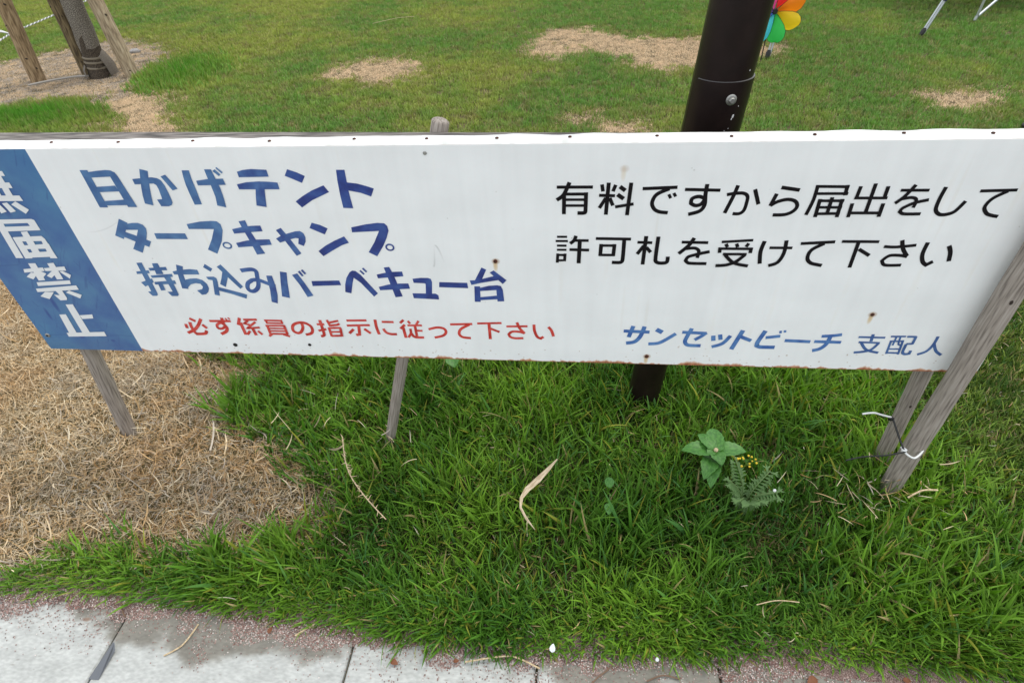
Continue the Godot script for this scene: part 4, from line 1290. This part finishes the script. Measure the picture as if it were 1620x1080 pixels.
func weeds() -> void:
	var o := thing("broadleaf_weed", "broad-leaved green weed growing in the grass left of the right-hand stakes", "weed", Vector3(0.585, 0.0, -1.105))
	part("stem", tube_mesh(between(Vector3(0, -0.03, 0), Vector3(0, 0.12, 0), 4), radii(0.004, 0.003, 4), 8), M.stem, o)
	# heading in degrees (0 = towards the viewer), length, half width
	for l in [[-98, 0.108, 0.028, 0.112], [166, 0.100, 0.027, 0.118], [-152, 0.080, 0.021, 0.124], [86, 0.106, 0.027, 0.113], [6, 0.062, 0.022, 0.118], [-32, 0.112, 0.025, 0.095], [-60, 0.036, 0.014, 0.122], [125, 0.045, 0.015, 0.12], [-20, 0.13, 0.024, 0.085]]:
		part("leaf", leaf_mesh(l[1], l[2], 0.42, 0.10, 0.45), M.leaf, o, Transform3D(Basis(Vector3.UP, deg_to_rad(l[0])), Vector3(0, l[3], 0)))
	part("bud", lump(0.0065, 3), M.dead_pale, o, Transform3D(Basis(), Vector3(0.002, 0.129, 0.004)))
	var g := thing("flowering_weed", "feathery weed with tiny yellow flowers right of the broad-leaved weed", "weed", Vector3(0.645, 0.0, -0.975))
	for k in 6:
		var a := deg_to_rad([10, 60, 120, 200, 320, 260][k])
		var reach := rnd(0.05, 0.10)
		var tip := Vector3(sin(a) * reach, rnd(0.125, 0.165), cos(a) * reach)
		var pts := [Vector3(0, -0.02, 0), Vector3(tip.x * 0.3, tip.y * 0.6, tip.z * 0.3), tip]
		part("stem", cable(pts, 0.0016), M.stem, g)
		var st := begin()
		for j in 24:
			var t := 0.2 + 0.8 * j / 24.0
			var p: Vector3 = (pts[0] as Vector3).lerp(pts[1], t * 2) if t < 0.5 else (pts[1] as Vector3).lerp(pts[2], t * 2 - 1)
			var sgn := 1.0 if j % 2 == 0 else -1.0
			var d := (Vector3(cos(a), 0.15, -sin(a)) * sgn + Vector3(sin(a), 0, cos(a)) * 0.8).normalized()
			var ln := rnd(0.016, 0.032)
			strip(st, [p, p + d * ln * 0.5, p + d * ln], [0.0010, 0.0040, 0.0], Vector3.UP.cross(d).normalized() * 1.0, 0.2)
			var e := d.cross(Vector3.UP).normalized()
			for q in [-1.0, 1.0]:
				var d2: Vector3 = (d + e * q).normalized()
				strip(st, [p + d * ln * 0.5, p + d * ln * 0.5 + d2 * ln * 0.3, p + d * ln * 0.5 + d2 * ln * 0.55], [0.0008, 0.0026, 0.0], Vector3.UP.cross(d2).normalized(), 0.2)
		st.generate_normals()
		part("leaf", st.commit(), M.fern_leaf, g)
	for k in 12:
		part("flower", lump(rnd(0.0022, 0.0035), k), M.flower_yellow, g, Transform3D(Basis(), Vector3(rnd(-0.018, 0.036), rnd(0.150, 0.168), rnd(-0.075, -0.04))))
	part("seed_head", lump(0.0045, 4), M.seed_white, g, Transform3D(Basis(), Vector3(0.055, 0.135, 0.03)))
	var s := thing("seedling", "small weed of two oval leaves, one above the other, in the tall grass", "weed", Vector3(0.252, 0.05, -0.98))
	part("leaf", leaf_mesh(0.045, 0.013, 0.3, 0.05, 0.5), M.leaf, s, Transform3D(Basis(Vector3.UP, deg_to_rad(172)) * Basis(Vector3.RIGHT, 0.3), Vector3(0.004, 0.05, -0.03)))
	part("leaf", leaf_mesh(0.040, 0.012, 0.3, 0.05, 0.5), M.leaf, s, Transform3D(Basis(Vector3.UP, deg_to_rad(-10)) * Basis(Vector3.RIGHT, 0.3), Vector3(-0.006, 0.05, 0.02)))
	part("stem", tube_mesh(between(Vector3(0, -0.03, 0), Vector3(0, 0.06, 0), 3), radii(0.002, 0.0018, 3), 6), M.stem, s)
	var r := thing("seedling", "single round-leaved weed just below the board, right of the thin stake", "weed", Vector3(-0.23, 0.06, -1.62))
	part("leaf", leaf_mesh(0.06, 0.024, 0.3, 0.04, 0.5), M.leaf, r, Transform3D(Basis(Vector3.UP, deg_to_rad(20)) * Basis(Vector3.RIGHT, 0.5), Vector3(0, 0.05, 0)))
	part("stem", tube_mesh(between(Vector3(0, -0.03, 0), Vector3(0, 0.055, 0), 3), radii(0.002, 0.0018, 3), 6), M.stem, r)


# ---------------------------------------------------------------- litter

func litter() -> void:
	var st := begin()
	strip(st, [Vector3(0.113, 0.135, -1.098), Vector3(0.081, 0.138, -1.060), Vector3(0.048, 0.136, -1.027), Vector3(0.019, 0.132, -1.003), Vector3(0.000, 0.130, -0.974), Vector3(-0.004, 0.126, -0.945), Vector3(0.010, 0.120, -0.912), Vector3(0.032, 0.110, -0.883)], [0.002, 0.007, 0.0105, 0.0095, 0.0055, 0.0034, 0.004, 0.001], Vector3(0.74, 0.15, 0.67), 0.3)
	st.generate_normals()
	tag(part("dry_leaf", st.commit(), M.dead_leaf, self), "long curled dry leaf blade lying on the grass in the middle", "leaf")
	var o := thing("withered_plant", "spiny pale dry stem lying on the grass right of the dead patch", "dry plant")
	var path := [Vector3(-0.547, 0.140, -1.228), Vector3(-0.524, 0.140, -1.142), Vector3(-0.495, 0.137, -1.076), Vector3(-0.438, 0.132, -1.000), Vector3(-0.376, 0.125, -0.933)]
	part("stalk", cable(path, 0.0017), M.dead_pale, o)
	for k in 30:
		var t := k / 30.0 * 4.0
		var i := mini(int(t), 3)
		var p: Vector3 = (path[i] as Vector3).lerp(path[i + 1], t - i)
		var d := Vector3(rnd(-1, 1), rnd(0.0, 0.7), rnd(-1, 1)).normalized() * rnd(0.007, 0.020)
		part("spine", tube_mesh([p, p + d], [0.0019, 0.0005], 5), M.dead_pale, o)
	for l in [
		["twig", "forked pale twig lying on the damp kerb slab", [Vector3(-0.865, 0.006, -0.73), Vector3(-0.875, 0.007, -0.70), Vector3(-0.89, 0.006, -0.675), Vector3(-0.925, 0.005, -0.655)], 0.0022, "dead_pale"],
		["twig", "dark bent twig at the grass edge near the bottom centre", [Vector3(0.13, 0.008, -0.525), Vector3(0.16, 0.012, -0.545), Vector3(0.19, 0.010, -0.565), Vector3(0.215, 0.012, -0.60)], 0.0018, "twig"],
		["twig", "dark twig poking out over the kerb right of the white petal", [Vector3(0.27, 0.006, -0.53), Vector3(0.31, 0.008, -0.54), Vector3(0.35, 0.006, -0.53)], 0.0018, "twig"],
		["straw_stalk", "straw stalk lying along the grass edge left of the white petal", [Vector3(-0.16, 0.012, -0.595), Vector3(-0.09, 0.016, -0.60), Vector3(-0.04, 0.012, -0.60), Vector3(0.02, 0.012, -0.57)], 0.0022, "dead_pale"],
		["straw_stalk", "short straw stub on the sandy kerb edge", [Vector3(-0.60, 0.006, -0.685), Vector3(-0.575, 0.007, -0.70), Vector3(-0.55, 0.006, -0.715)], 0.0026, "dead_pale"],
		["straw_stalk", "pale stalk lying in the grass right of the front stake foot", [Vector3(1.08, 0.085, -0.93), Vector3(1.12, 0.1, -0.94), Vector3(1.17, 0.09, -0.945)], 0.0026, "dead_pale"],
		["straw_stalk", "thin pale stalk in the grass near the lower right", [Vector3(0.56, 0.08, -0.66), Vector3(0.61, 0.085, -0.665), Vector3(0.665, 0.08, -0.66)], 0.0012, "dead_pale"],
		["twig", "dark twig lying at the left end of the kerb sand", [Vector3(-1.10, 0.006, -0.80), Vector3(-1.085, 0.008, -0.775), Vector3(-1.07, 0.006, -0.76)], 0.0018, "twig"],
	]:
		tag(part(l[0], cable(l[2], l[3]), M[l[4]], self), l[1], "twig" if l[0] == "twig" else "straw")
	for b in [[-0.672, -0.695, 0.010, "tiny brown leaf scrap on the damp left slab"], [-0.345, -0.61, 0.012, "brown leaf scrap on the pale middle slab"], [0.665, -0.515, 0.016, "orange-brown curled leaf at the grass edge, lower right"], [-0.19, -0.60, 0.008, "small brown scrap beside the straw stalk at the kerb"], [0.86, -0.50, 0.010, "reddish leaf scrap on the sand at the right end"]]:
		tag(part("leaf_scrap", leaf_mesh(b[2] * 2.0, b[2] * 0.55, 0.5, 0.1), M.dead_brown, self, Transform3D(Basis(Vector3.UP, rnd(0, TAU)), Vector3(b[0], 0.006, b[1]))), b[3], "leaf")
	for b in [[0.052, -0.60, 0.011, "white petal-like flake caught at the grass edge"], [0.30, -0.565, 0.006, "small white fragment on the sand right of the white flake"]]:
		tag(part("white_flake", leaf_mesh(b[2] * 2.0, b[2] * 0.6, 0.2, 0.2), M.shell, self, Transform3D(Basis(Vector3.UP, 2.8) * Basis(Vector3.RIGHT, -0.4), Vector3(b[0], 0.025, b[1]))), b[3], "flake")
	# pinkish coarse sand swept against the turf
	var bed := begin()
	bed.set_smooth_group(1)
	var drift := func(i: int, j: int) -> Vector3:
		var x := lerpf(-3.4, 3.4, i / 300.0)
		var w := 0.032 + 0.034 * wobble.get_noise_1d(x * 4.0) + 0.018 * wobble.get_noise_1d(x * 13.0 + 9.0) + 0.030 * smoothstep(0.1, 0.8, x)
		var t := j / 6.0
		var z0 := turf_edge(x) - 0.03
		var z := z0 + t * (kerb_edge(x) - z0 + maxf(w, 0.004))
		return Vector3(x, lerpf(-0.004, 0.009, clampf(4.0 * t * (1.0 - t) + 0.1, 0.0, 1.0)) * (1.0 - pow(t, 6.0)) - 0.003 * pow(t, 6.0) + 0.002 * wobble.get_noise_2d(x * 40.0, z * 40.0), z)
	for i in 300:
		for j in 6:
			quad(bed, drift.call(i, j + 1), drift.call(i, j), drift.call(i + 1, j), drift.call(i + 1, j + 1))
	bed.generate_normals()
	var gs := begin()
	for f in [[0, 1, 2], [0, 2, 3], [0, 3, 4], [0, 4, 1], [5, 2, 1], [5, 3, 2], [5, 4, 3], [5, 1, 4]]:
		for q in f:
			gs.set_smooth_group(-1)
			gs.add_vertex([Vector3(0.1, 1, 0), Vector3(1, 0.1, 0.2), Vector3(0, -0.1, 1), Vector3(-1, 0, 0.1), Vector3(0.1, 0.2, -0.9), Vector3(0, -0.9, 0.1)][5 - q])
	gs.generate_normals()
	var grain: ArrayMesh = gs.commit()
	var where := []
	var tint := []
	var cols := [Color(0.33, 0.205, 0.18), Color(0.44, 0.34, 0.31), Color(0.24, 0.11, 0.09), Color(0.60, 0.55, 0.52), Color(0.17, 0.12, 0.105), Color(0.38, 0.27, 0.24)]
	for i in 100000:
		var x := rnd(-1.9, 1.7)
		var e := kerb_edge(x)
		var z := lerpf(turf_edge(x) - 0.02, e, rng.randf()) if rng.randf() < 0.35 else e + absf(rng.randfn()) * 0.05
		var heap := 0.06 + 0.08 * wobble.get_noise_2d(x * 4.0, z * 7.0)
		if z > e + heap and rng.randf() > 0.12:
			if rng.randf() > 0.35 or wobble.get_noise_2d(x * 5.0 + 40.0, z * 6.0) < 0.12:
				continue
			z = e + rnd(0.03, 0.16)
		var s := rnd(0.0009, 0.0024)
		where.append(Transform3D(Basis(Quaternion(Vector3(rnd(-1, 1), rnd(-1, 1), rnd(-1, 1)).normalized(), rnd(0, TAU))).scaled(Vector3.ONE * s), Vector3(x, rnd(0.0005, 0.002) + (rnd(0.0, 0.006) if z < e + 0.03 else 0.0), z)))
		var c: Color = cols[rng.randi() % cols.size()]
		tint.append(c * rnd(0.8, 1.2))
	var sand := thing("sand", "coarse pinkish sand scattered along the kerb edge", "sand")
	sand.set_meta("kind", "stuff")
	var sb := part("sand_drift", bed.commit(), M.sand_bed, sand)
	sb.set_meta("kind", "stuff")
	multi("sand_grains", grain, M.sand, where, tint, sand)


# ---------------------------------------------------------------- turf

func blade_mesh(bend: float, half: float, segs: int, twist: float, fold: float, base: Color, tip: Color, belly := 0.35) -> ArrayMesh:
	var st := begin()
	var spine := []
	var wid := []
	var p := Vector3.ZERO
	for i in segs + 1:
		var t := float(i) / segs
		if i > 0:
			var a := bend * (t - 0.5 / segs)
			p += Vector3(0, cos(a), sin(a)) / segs
		spine.append(p + Vector3(twist * t * t * 0.25, 0, 0))
		wid.append(half * (1.0 if t < belly else pow((1.0 - t) / (1.0 - belly), 0.75)))
	strip(st, spine, wid, Vector3.RIGHT.rotated(Vector3.UP, twist), fold, base, tip)
	st.generate_normals()
	return st.commit()


func tuft_mesh(count: int, spread: float, tall: float, half: float, sd: int, base: Color, tip: Color, lie: float) -> ArrayMesh:
	var r := RandomNumberGenerator.new()
	r.seed = sd
	var st := begin()
	for k in count:
		var foot := Vector3(r.randf_range(-spread, spread), 0, r.randf_range(-spread, spread))
		var a := r.randf() * TAU
		var tilt := r.randf_range(0.05, lie)
		var l := tall * r.randf_range(0.6, 1.25)
		var out := Vector3(cos(a), 0, sin(a))
		var d0 := (Vector3.UP * cos(tilt * 0.5) + out * sin(tilt * 0.5))
		var d1 := (Vector3.UP * cos(tilt * 1.25) + out * sin(tilt * 1.25))
		var shade := r.randf_range(0.75, 1.25)
		var b := Color(base.r * shade, base.g * shade, base.b * shade)
		var t := Color(tip.r * shade, tip.g * shade, tip.b * shade)
		strip(st, [foot, foot + d0 * l * 0.5, foot + (d0 + d1) * l * 0.5], [half, half * 0.85, 0.0], Vector3(-sin(a), 0, cos(a)).rotated(Vector3.UP, r.randf_range(-0.6, 0.6)), 0.0, b, t)
	st.generate_normals()
	return st.commit()


func turf_tone(x: float, z: float) -> Color:
	# leaf colour over the lawn: yellower and greener areas
	var v := broad.get_noise_2d(x, z) * 1.4 + patchy.get_noise_2d(x, z) * 0.55
	var yellow := Color(0.375, 0.42, 0.100)
	var green := Color(0.175, 0.33, 0.072)
	var east := clampf((x + 0.3) / 3.0, 0.0, 1.0)
	var c := green.lerp(yellow, clampf(0.62 + v - 0.6 * east, 0.0, 1.0))
	var worn := clampf(patchy.get_noise_2d(x * 1.9 + 90.0, z * 1.9) * 2.2 - 0.55, 0.0, 0.55)
	return c.lerp(Color(0.27, 0.22, 0.10), worn)


func grass() -> void:
	var w0 := Color(1, 1, 1)
	# tall unmown grass round the board
	var tall := thing("tall_grass", "long bright green unmown grass in front of and under the notice board", "grass")
	tall.set_meta("kind", "stuff")
	var shapes := [
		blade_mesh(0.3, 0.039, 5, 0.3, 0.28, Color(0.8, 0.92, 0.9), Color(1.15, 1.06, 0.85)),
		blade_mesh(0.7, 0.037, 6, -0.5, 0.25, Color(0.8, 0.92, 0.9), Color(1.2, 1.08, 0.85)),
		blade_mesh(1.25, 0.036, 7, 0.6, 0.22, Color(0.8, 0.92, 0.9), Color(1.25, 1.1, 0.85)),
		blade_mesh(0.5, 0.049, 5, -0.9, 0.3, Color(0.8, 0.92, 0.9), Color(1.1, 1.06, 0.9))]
	var where := [[], [], [], []]
	var tint := [[], [], [], []]
	var straws := []
	var straw_tint := []
	var clumps := 0
	while clumps < 29000:
		clumps += 1
		var cx := rnd(-2.5, 2.6)
		var cz := rnd(-2.35, -0.36)
		var edge := turf_edge(cx)
		if clumps % 6 == 0:
			cz = edge + 0.02 - absf(rng.randfn()) * 0.06
		if cz > edge + 0.022 or dryness(cx, cz) > 0.0 + rng.randfn() * 0.03:
			continue
		# thinner and shorter beyond the right-hand stakes and behind the board
		var wild := 1.0 - 0.55 * smoothstep(1.15, 1.6, cx) * smoothstep(-0.85, -1.15, cz) - 0.35 * smoothstep(-1.8, -2.3, cz)
		var vigor := 0.85 + 0.35 * patchy.get_noise_2d(cx * 0.9 + 30.0, cz * 0.9)
		var tone := Color(0.066, 0.174, 0.020).lerp(Color(0.178, 0.335, 0.035), clampf(0.36 + 0.9 * patchy.get_noise_2d(cx * 0.8, cz * 0.8 + 70.0) + 0.35 * smoothstep(0.5, 1.4, cx) + 0.3 * smoothstep(-1.35, -1.8, cz), 0.0, 1.0))
		tone = tone.lerp(Color(0.20, 0.25, 0.06), 0.7 * smoothstep(1.2, 1.7, cx) * smoothstep(-0.8, -1.1, cz))
		if Vector2(cx - 0.585, cz + 1.105).length() < 0.045 or Vector2(cx - 0.645, cz + 0.975).length() < 0.035:
			continue
		var lean := broad.get_noise_2d(cx * 5.0 + 200.0, cz * 5.0) * 5.0 + rng.randfn() * 1.9
		var blades := 4 + rng.randi() % 4
		var low := smoothstep(-0.10, 0.0, cz - edge)       # the outer fringe leans over the kerb
		for k in blades:
			var a := lean + rnd(-1.3, 1.3)
			if rng.randf() < low * 0.5:
				a = rnd(-0.9, 0.9)
			var tilt := clampf(absf(rng.randfn()) * 0.27 + 0.03 + 0.22 * low, 0.02, 1.35)
			var l := rnd(0.055, 0.142) * wild * vigor * (1.0 - 0.3 * low)
			if rng.randf() < 0.06:
				l *= 1.35
			var wdt := l * rnd(0.6, 1.08) * clampf(0.085 / l, 0.75, 1.6)
			var b := Basis(Vector3.UP, a) * Basis(Vector3.RIGHT, tilt) * Basis(Vector3.UP, rnd(-0.8, 0.8))
			b = b * Basis.from_scale(Vector3(wdt, l, l))
			var at := Vector3(cx + rnd(-0.022, 0.022), GROUND, cz + rnd(-0.022, 0.022))
			var c := tone * rnd(0.6, 1.38)
			var u := rng.randf()
			if u < 0.05:
				c = Color(0.30, 0.32, 0.05) * rnd(0.7, 1.1)
			elif u < 0.075:
				c = Color(0.42, 0.34, 0.18) * rnd(0.7, 1.1)
			elif u < 0.16:
				c = c.lerp(Color(0.07, 0.20, 0.075), 0.6)
			var s := rng.randi() % 4
			where[s].append(Transform3D(b, at))
			tint[s].append(c)
	for i in 5200:          # the two lush tussocks beside the tree's dead ring
		var first := i % 3 > 0
		var x := (-3.10 + rng.randfn() * 0.20) if first else (-4.0 + rng.randfn() * 0.5)
		var z := (-6.22 + rng.randfn() * 0.30) if first else (-5.12 + rng.randfn() * 0.13)
		if dryness(x, z) > 0.06:
			continue
		var l := rnd(0.035, 0.09) if first else rnd(0.03, 0.065)
		var b := Basis(Vector3.UP, rnd(0, TAU)) * Basis(Vector3.RIGHT, absf(rng.randfn()) * 0.35) * Basis.from_scale(Vector3(l * 1.2, l, l))
		var s := rng.randi() % 4
		where[s].append(Transform3D(b, Vector3(x, GROUND, z)))
		tint[s].append(Color(0.085, 0.24, 0.028).lerp(Color(0.17, 0.33, 0.04), rng.randf()) * rnd(0.7, 1.25))
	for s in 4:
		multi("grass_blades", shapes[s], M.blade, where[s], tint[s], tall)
	# mown lawn behind
	var lawn := thing("lawn", "short mown lawn stretching away behind the notice board", "lawn")
	lawn.set_meta("kind", "stuff")
	var tufts := []
	for k in 4:
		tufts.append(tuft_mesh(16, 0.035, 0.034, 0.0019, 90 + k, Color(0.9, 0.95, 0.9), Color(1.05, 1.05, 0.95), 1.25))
	where = [[], [], [], []]
	tint = [[], [], [], []]
	var dead := []
	var dead_tint := []
	for i in 190000:
		var f := pow(rng.randf(), 0.75)
		var z := lerpf(-1.7, -13.5, f)
		var half := 1.6 + absf(z) * 0.98
		var x := rnd(-half, half)
		if z > -2.5 and x < 1.25 and rng.randf() < 0.5:
			continue
		var d := dryness(x, z) + 0.045 * smoothstep(-3.2, -4.0, z) + rng.randfn() * (0.035 + 0.05 * smoothstep(-3.0, -4.5, z))
		var b := Basis(Vector3.UP, rnd(0, TAU))
		if d > 0.0:
			dead.append(Transform3D(b * Basis.from_scale(Vector3(1.1, rnd(0.4, 0.8), 1.1)), Vector3(x, GROUND, z)))
			var mulch := z < -5.45 and x < -3.3
			var c := Color(0.74, 0.56, 0.36) * rnd(0.8, 1.25)
			if mulch and rng.randf() < 0.45:
				c = Color(0.52, 0.46, 0.40) * rnd(0.5, 1.25)
			dead_tint.append(c)
			continue
		# greener and longer tufts against the tree patch
		var lush := 0.0
		if x < -2.7 and x > -5.2 and z < -4.6:
			lush = maxf(exp(-(pow((x + 3.12) / 0.34, 2.0) + pow((z + 6.25) / 0.5, 2.0))), exp(-(pow((x + 3.9) / 0.75, 2.0) + pow((z + 5.15) / 0.3, 2.0))))
		var tall_f := rnd(0.75, 1.25) * (1.0 + 1.6 * lush)
		var tone := turf_tone(x, z).lerp(Color(0.115, 0.33, 0.036), lush)
		if d > -0.14:
			tone = tone.lerp(Color(0.34, 0.30, 0.10), rnd(0.0, 0.5))
		var u := rng.randf()
		if u < 0.16:
			tone = tone.lerp(Color(0.40, 0.32, 0.17), 0.7)
		elif u < 0.2:
			tone = tone.lerp(Color(0.06, 0.16, 0.03), 0.5)
		var s := rng.randi() % 4
		where[s].append(Transform3D(b * Basis.from_scale(Vector3(1.0, tall_f, 1.0)), Vector3(x, GROUND, z)))
		tint[s].append(tone * rnd(0.75, 1.25))
	for i in 16000:          # low undergrowth among the tall blades
		var x := rnd(-2.4, 3.2)
		var z := rnd(-2.3, -0.45)
		if z > turf_edge(x) + 0.010 or dryness(x, z) > 0.0:
			continue
		var s := rng.randi() % 4
		where[s].append(Transform3D(Basis(Vector3.UP, rnd(0, TAU)) * Basis.from_scale(Vector3(1.0, rnd(0.9, 1.5), 1.0)), Vector3(x, GROUND, z)))
		var tone := Color(0.06, 0.15, 0.03).lerp(Color(0.15, 0.21, 0.05), rng.randf())
		if rng.randf() < 0.16:
			tone = Color(0.40, 0.32, 0.17)
		tint[s].append(tone * rnd(0.7, 1.2))
	# and on to the distance, coarser
	var far_mesh := tuft_mesh(40, 0.16, 0.04, 0.005, 99, Color(0.9, 0.95, 0.9), Color(1.05, 1.05, 0.95), 1.2)
	var fw := []
	var ft := []
	for i in 22000:
		var z := lerpf(-12.5, -45.0, pow(rng.randf(), 1.3))
		var x := rnd(-1.0, 1.0) * (8.0 + absf(z) * 1.1)
		fw.append(Transform3D(Basis(Vector3.UP, rnd(0, TAU)) * Basis.from_scale(Vector3(1.6, 1.0, 1.6)), Vector3(x, GROUND, z)))
		ft.append(turf_tone(x, z) * rnd(0.75, 1.2))
	for i in 16000:
		var z := rnd(-13.0, 4.0)
		var side := 1.0 if rng.randf() < 0.5 else -1.0
		var x := side * rnd(2.4, 16.0)
		if z > kerb_edge(x) - 0.1 or absf(x) < 2.3 + maxf(0.0, -z - 1.0) * 0.98:
			continue
		fw.append(Transform3D(Basis(Vector3.UP, rnd(0, TAU)) * Basis.from_scale(Vector3(1.3, 1.0, 1.3)), Vector3(x, GROUND, z)))
		ft.append(turf_tone(x, z) * rnd(0.75, 1.2))
	for s in 4:
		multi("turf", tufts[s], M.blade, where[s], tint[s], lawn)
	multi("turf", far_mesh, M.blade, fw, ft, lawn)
	# dead straw: flattened litter in the near patch, stubble in the far ones
	var hay := thing("dead_grass", "dry straw-coloured dead turf in patches beside the stake and across the lawn", "dead grass")
	hay.set_meta("kind", "stuff")
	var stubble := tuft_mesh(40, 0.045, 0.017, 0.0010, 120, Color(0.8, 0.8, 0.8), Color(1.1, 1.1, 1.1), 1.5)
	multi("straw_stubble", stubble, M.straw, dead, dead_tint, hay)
	var bits := [
		blade_mesh(0.25, 0.030, 3, 0.2, 0.2, w0, w0, 0.6),
		blade_mesh(0.9, 0.026, 6, -0.5, 0.2, w0, w0, 0.6),
		blade_mesh(-0.5, 0.034, 5, 0.9, 0.2, w0, w0, 0.6)]
	where = [[], [], []]
	tint = [[], [], []]
	for i in 170000:
		var x := rnd(-3.2, -0.3)
		var z := rnd(-2.5, -0.8)
		var d := dryness(x, z)
		var keep := smoothstep(-0.13, 0.03, d)
		if z > turf_edge(x) - 0.02 or rng.randf() > keep:
			continue
		hay_bit(where, tint, x, z, rnd(0.0, 0.012), 1.0)
	for i in 5200:          # thatch among the tall green grass
		var x := rnd(-1.6, 2.4)
		var z := rnd(-2.2, -0.5)
		if z < turf_edge(x) + 0.02 and dryness(x, z) < 0.0:
			hay_bit(where, tint, x, z, absf(rng.randfn()) * 0.018, 0.8)
	for i in 250:           # pale loops round the stake feet
		var f: Array = [[-1.12, -1.30, 0.17], [1.00, -0.97, 0.11], [-0.98, -1.22, 0.16], [-0.55, -1.32, 0.22]][mini(rng.randi() % 6, 5) % 4]
		hay_bit(where, tint, f[0] + rng.randfn() * f[2], f[1] + rng.randfn() * f[2] * 0.6, (rnd(0.012, 0.03) if f[0] < -0.9 else rnd(0.05, 0.10)), 1.7)
	for s in 3:
		multi("straw", bits[s], M.straw, where[s], tint[s], hay)


func hay_bit(where: Array, tint: Array, x: float, z: float, y: float, big: float) -> void:
	var l := rnd(0.010, 0.038) * big
	if rng.randf() < 0.06:
		l *= 2.1
	var b := Basis(Vector3.UP, rnd(0, TAU)) * Basis(Vector3.RIGHT, rnd(0.55, 1.6)) * Basis(Vector3.UP, rnd(-1.5, 1.5))
	b = b * Basis.from_scale(Vector3(rnd(0.02, 0.040), l, l))
	var u := rng.randf()
	var c := Color(0.52, 0.355, 0.18)
	if u < 0.3 + 0.3 * smoothstep(-1.1, -1.9, x):
		c = Color(0.66, 0.54, 0.36)
	elif u < 0.42:
		c = Color(0.40, 0.23, 0.09)
	elif u < 0.62:
		c = Color(0.50, 0.44, 0.36)
	elif u < 0.66:
		c = Color(0.75, 0.67, 0.50)
	var stain := patchy.get_noise_2d(x * 1.3 + 11.0, z * 1.3)
	if big == 1.0:
		c = c.lerp(Color(0.42, 0.26, 0.12), clampf(stain * 1.1, 0.0, 0.45)).lerp(Color(0.36, 0.32, 0.27), clampf(-stain * 1.1 - 0.15, 0.0, 0.35))
	c = c * rnd(0.85, 1.3)
	var s := rng.randi() % 3
	where[s].append(Transform3D(b, Vector3(x, GROUND + 0.004 + y + l * 0.08, z)))
	tint[s].append(c * rnd(0.65, 1.15))
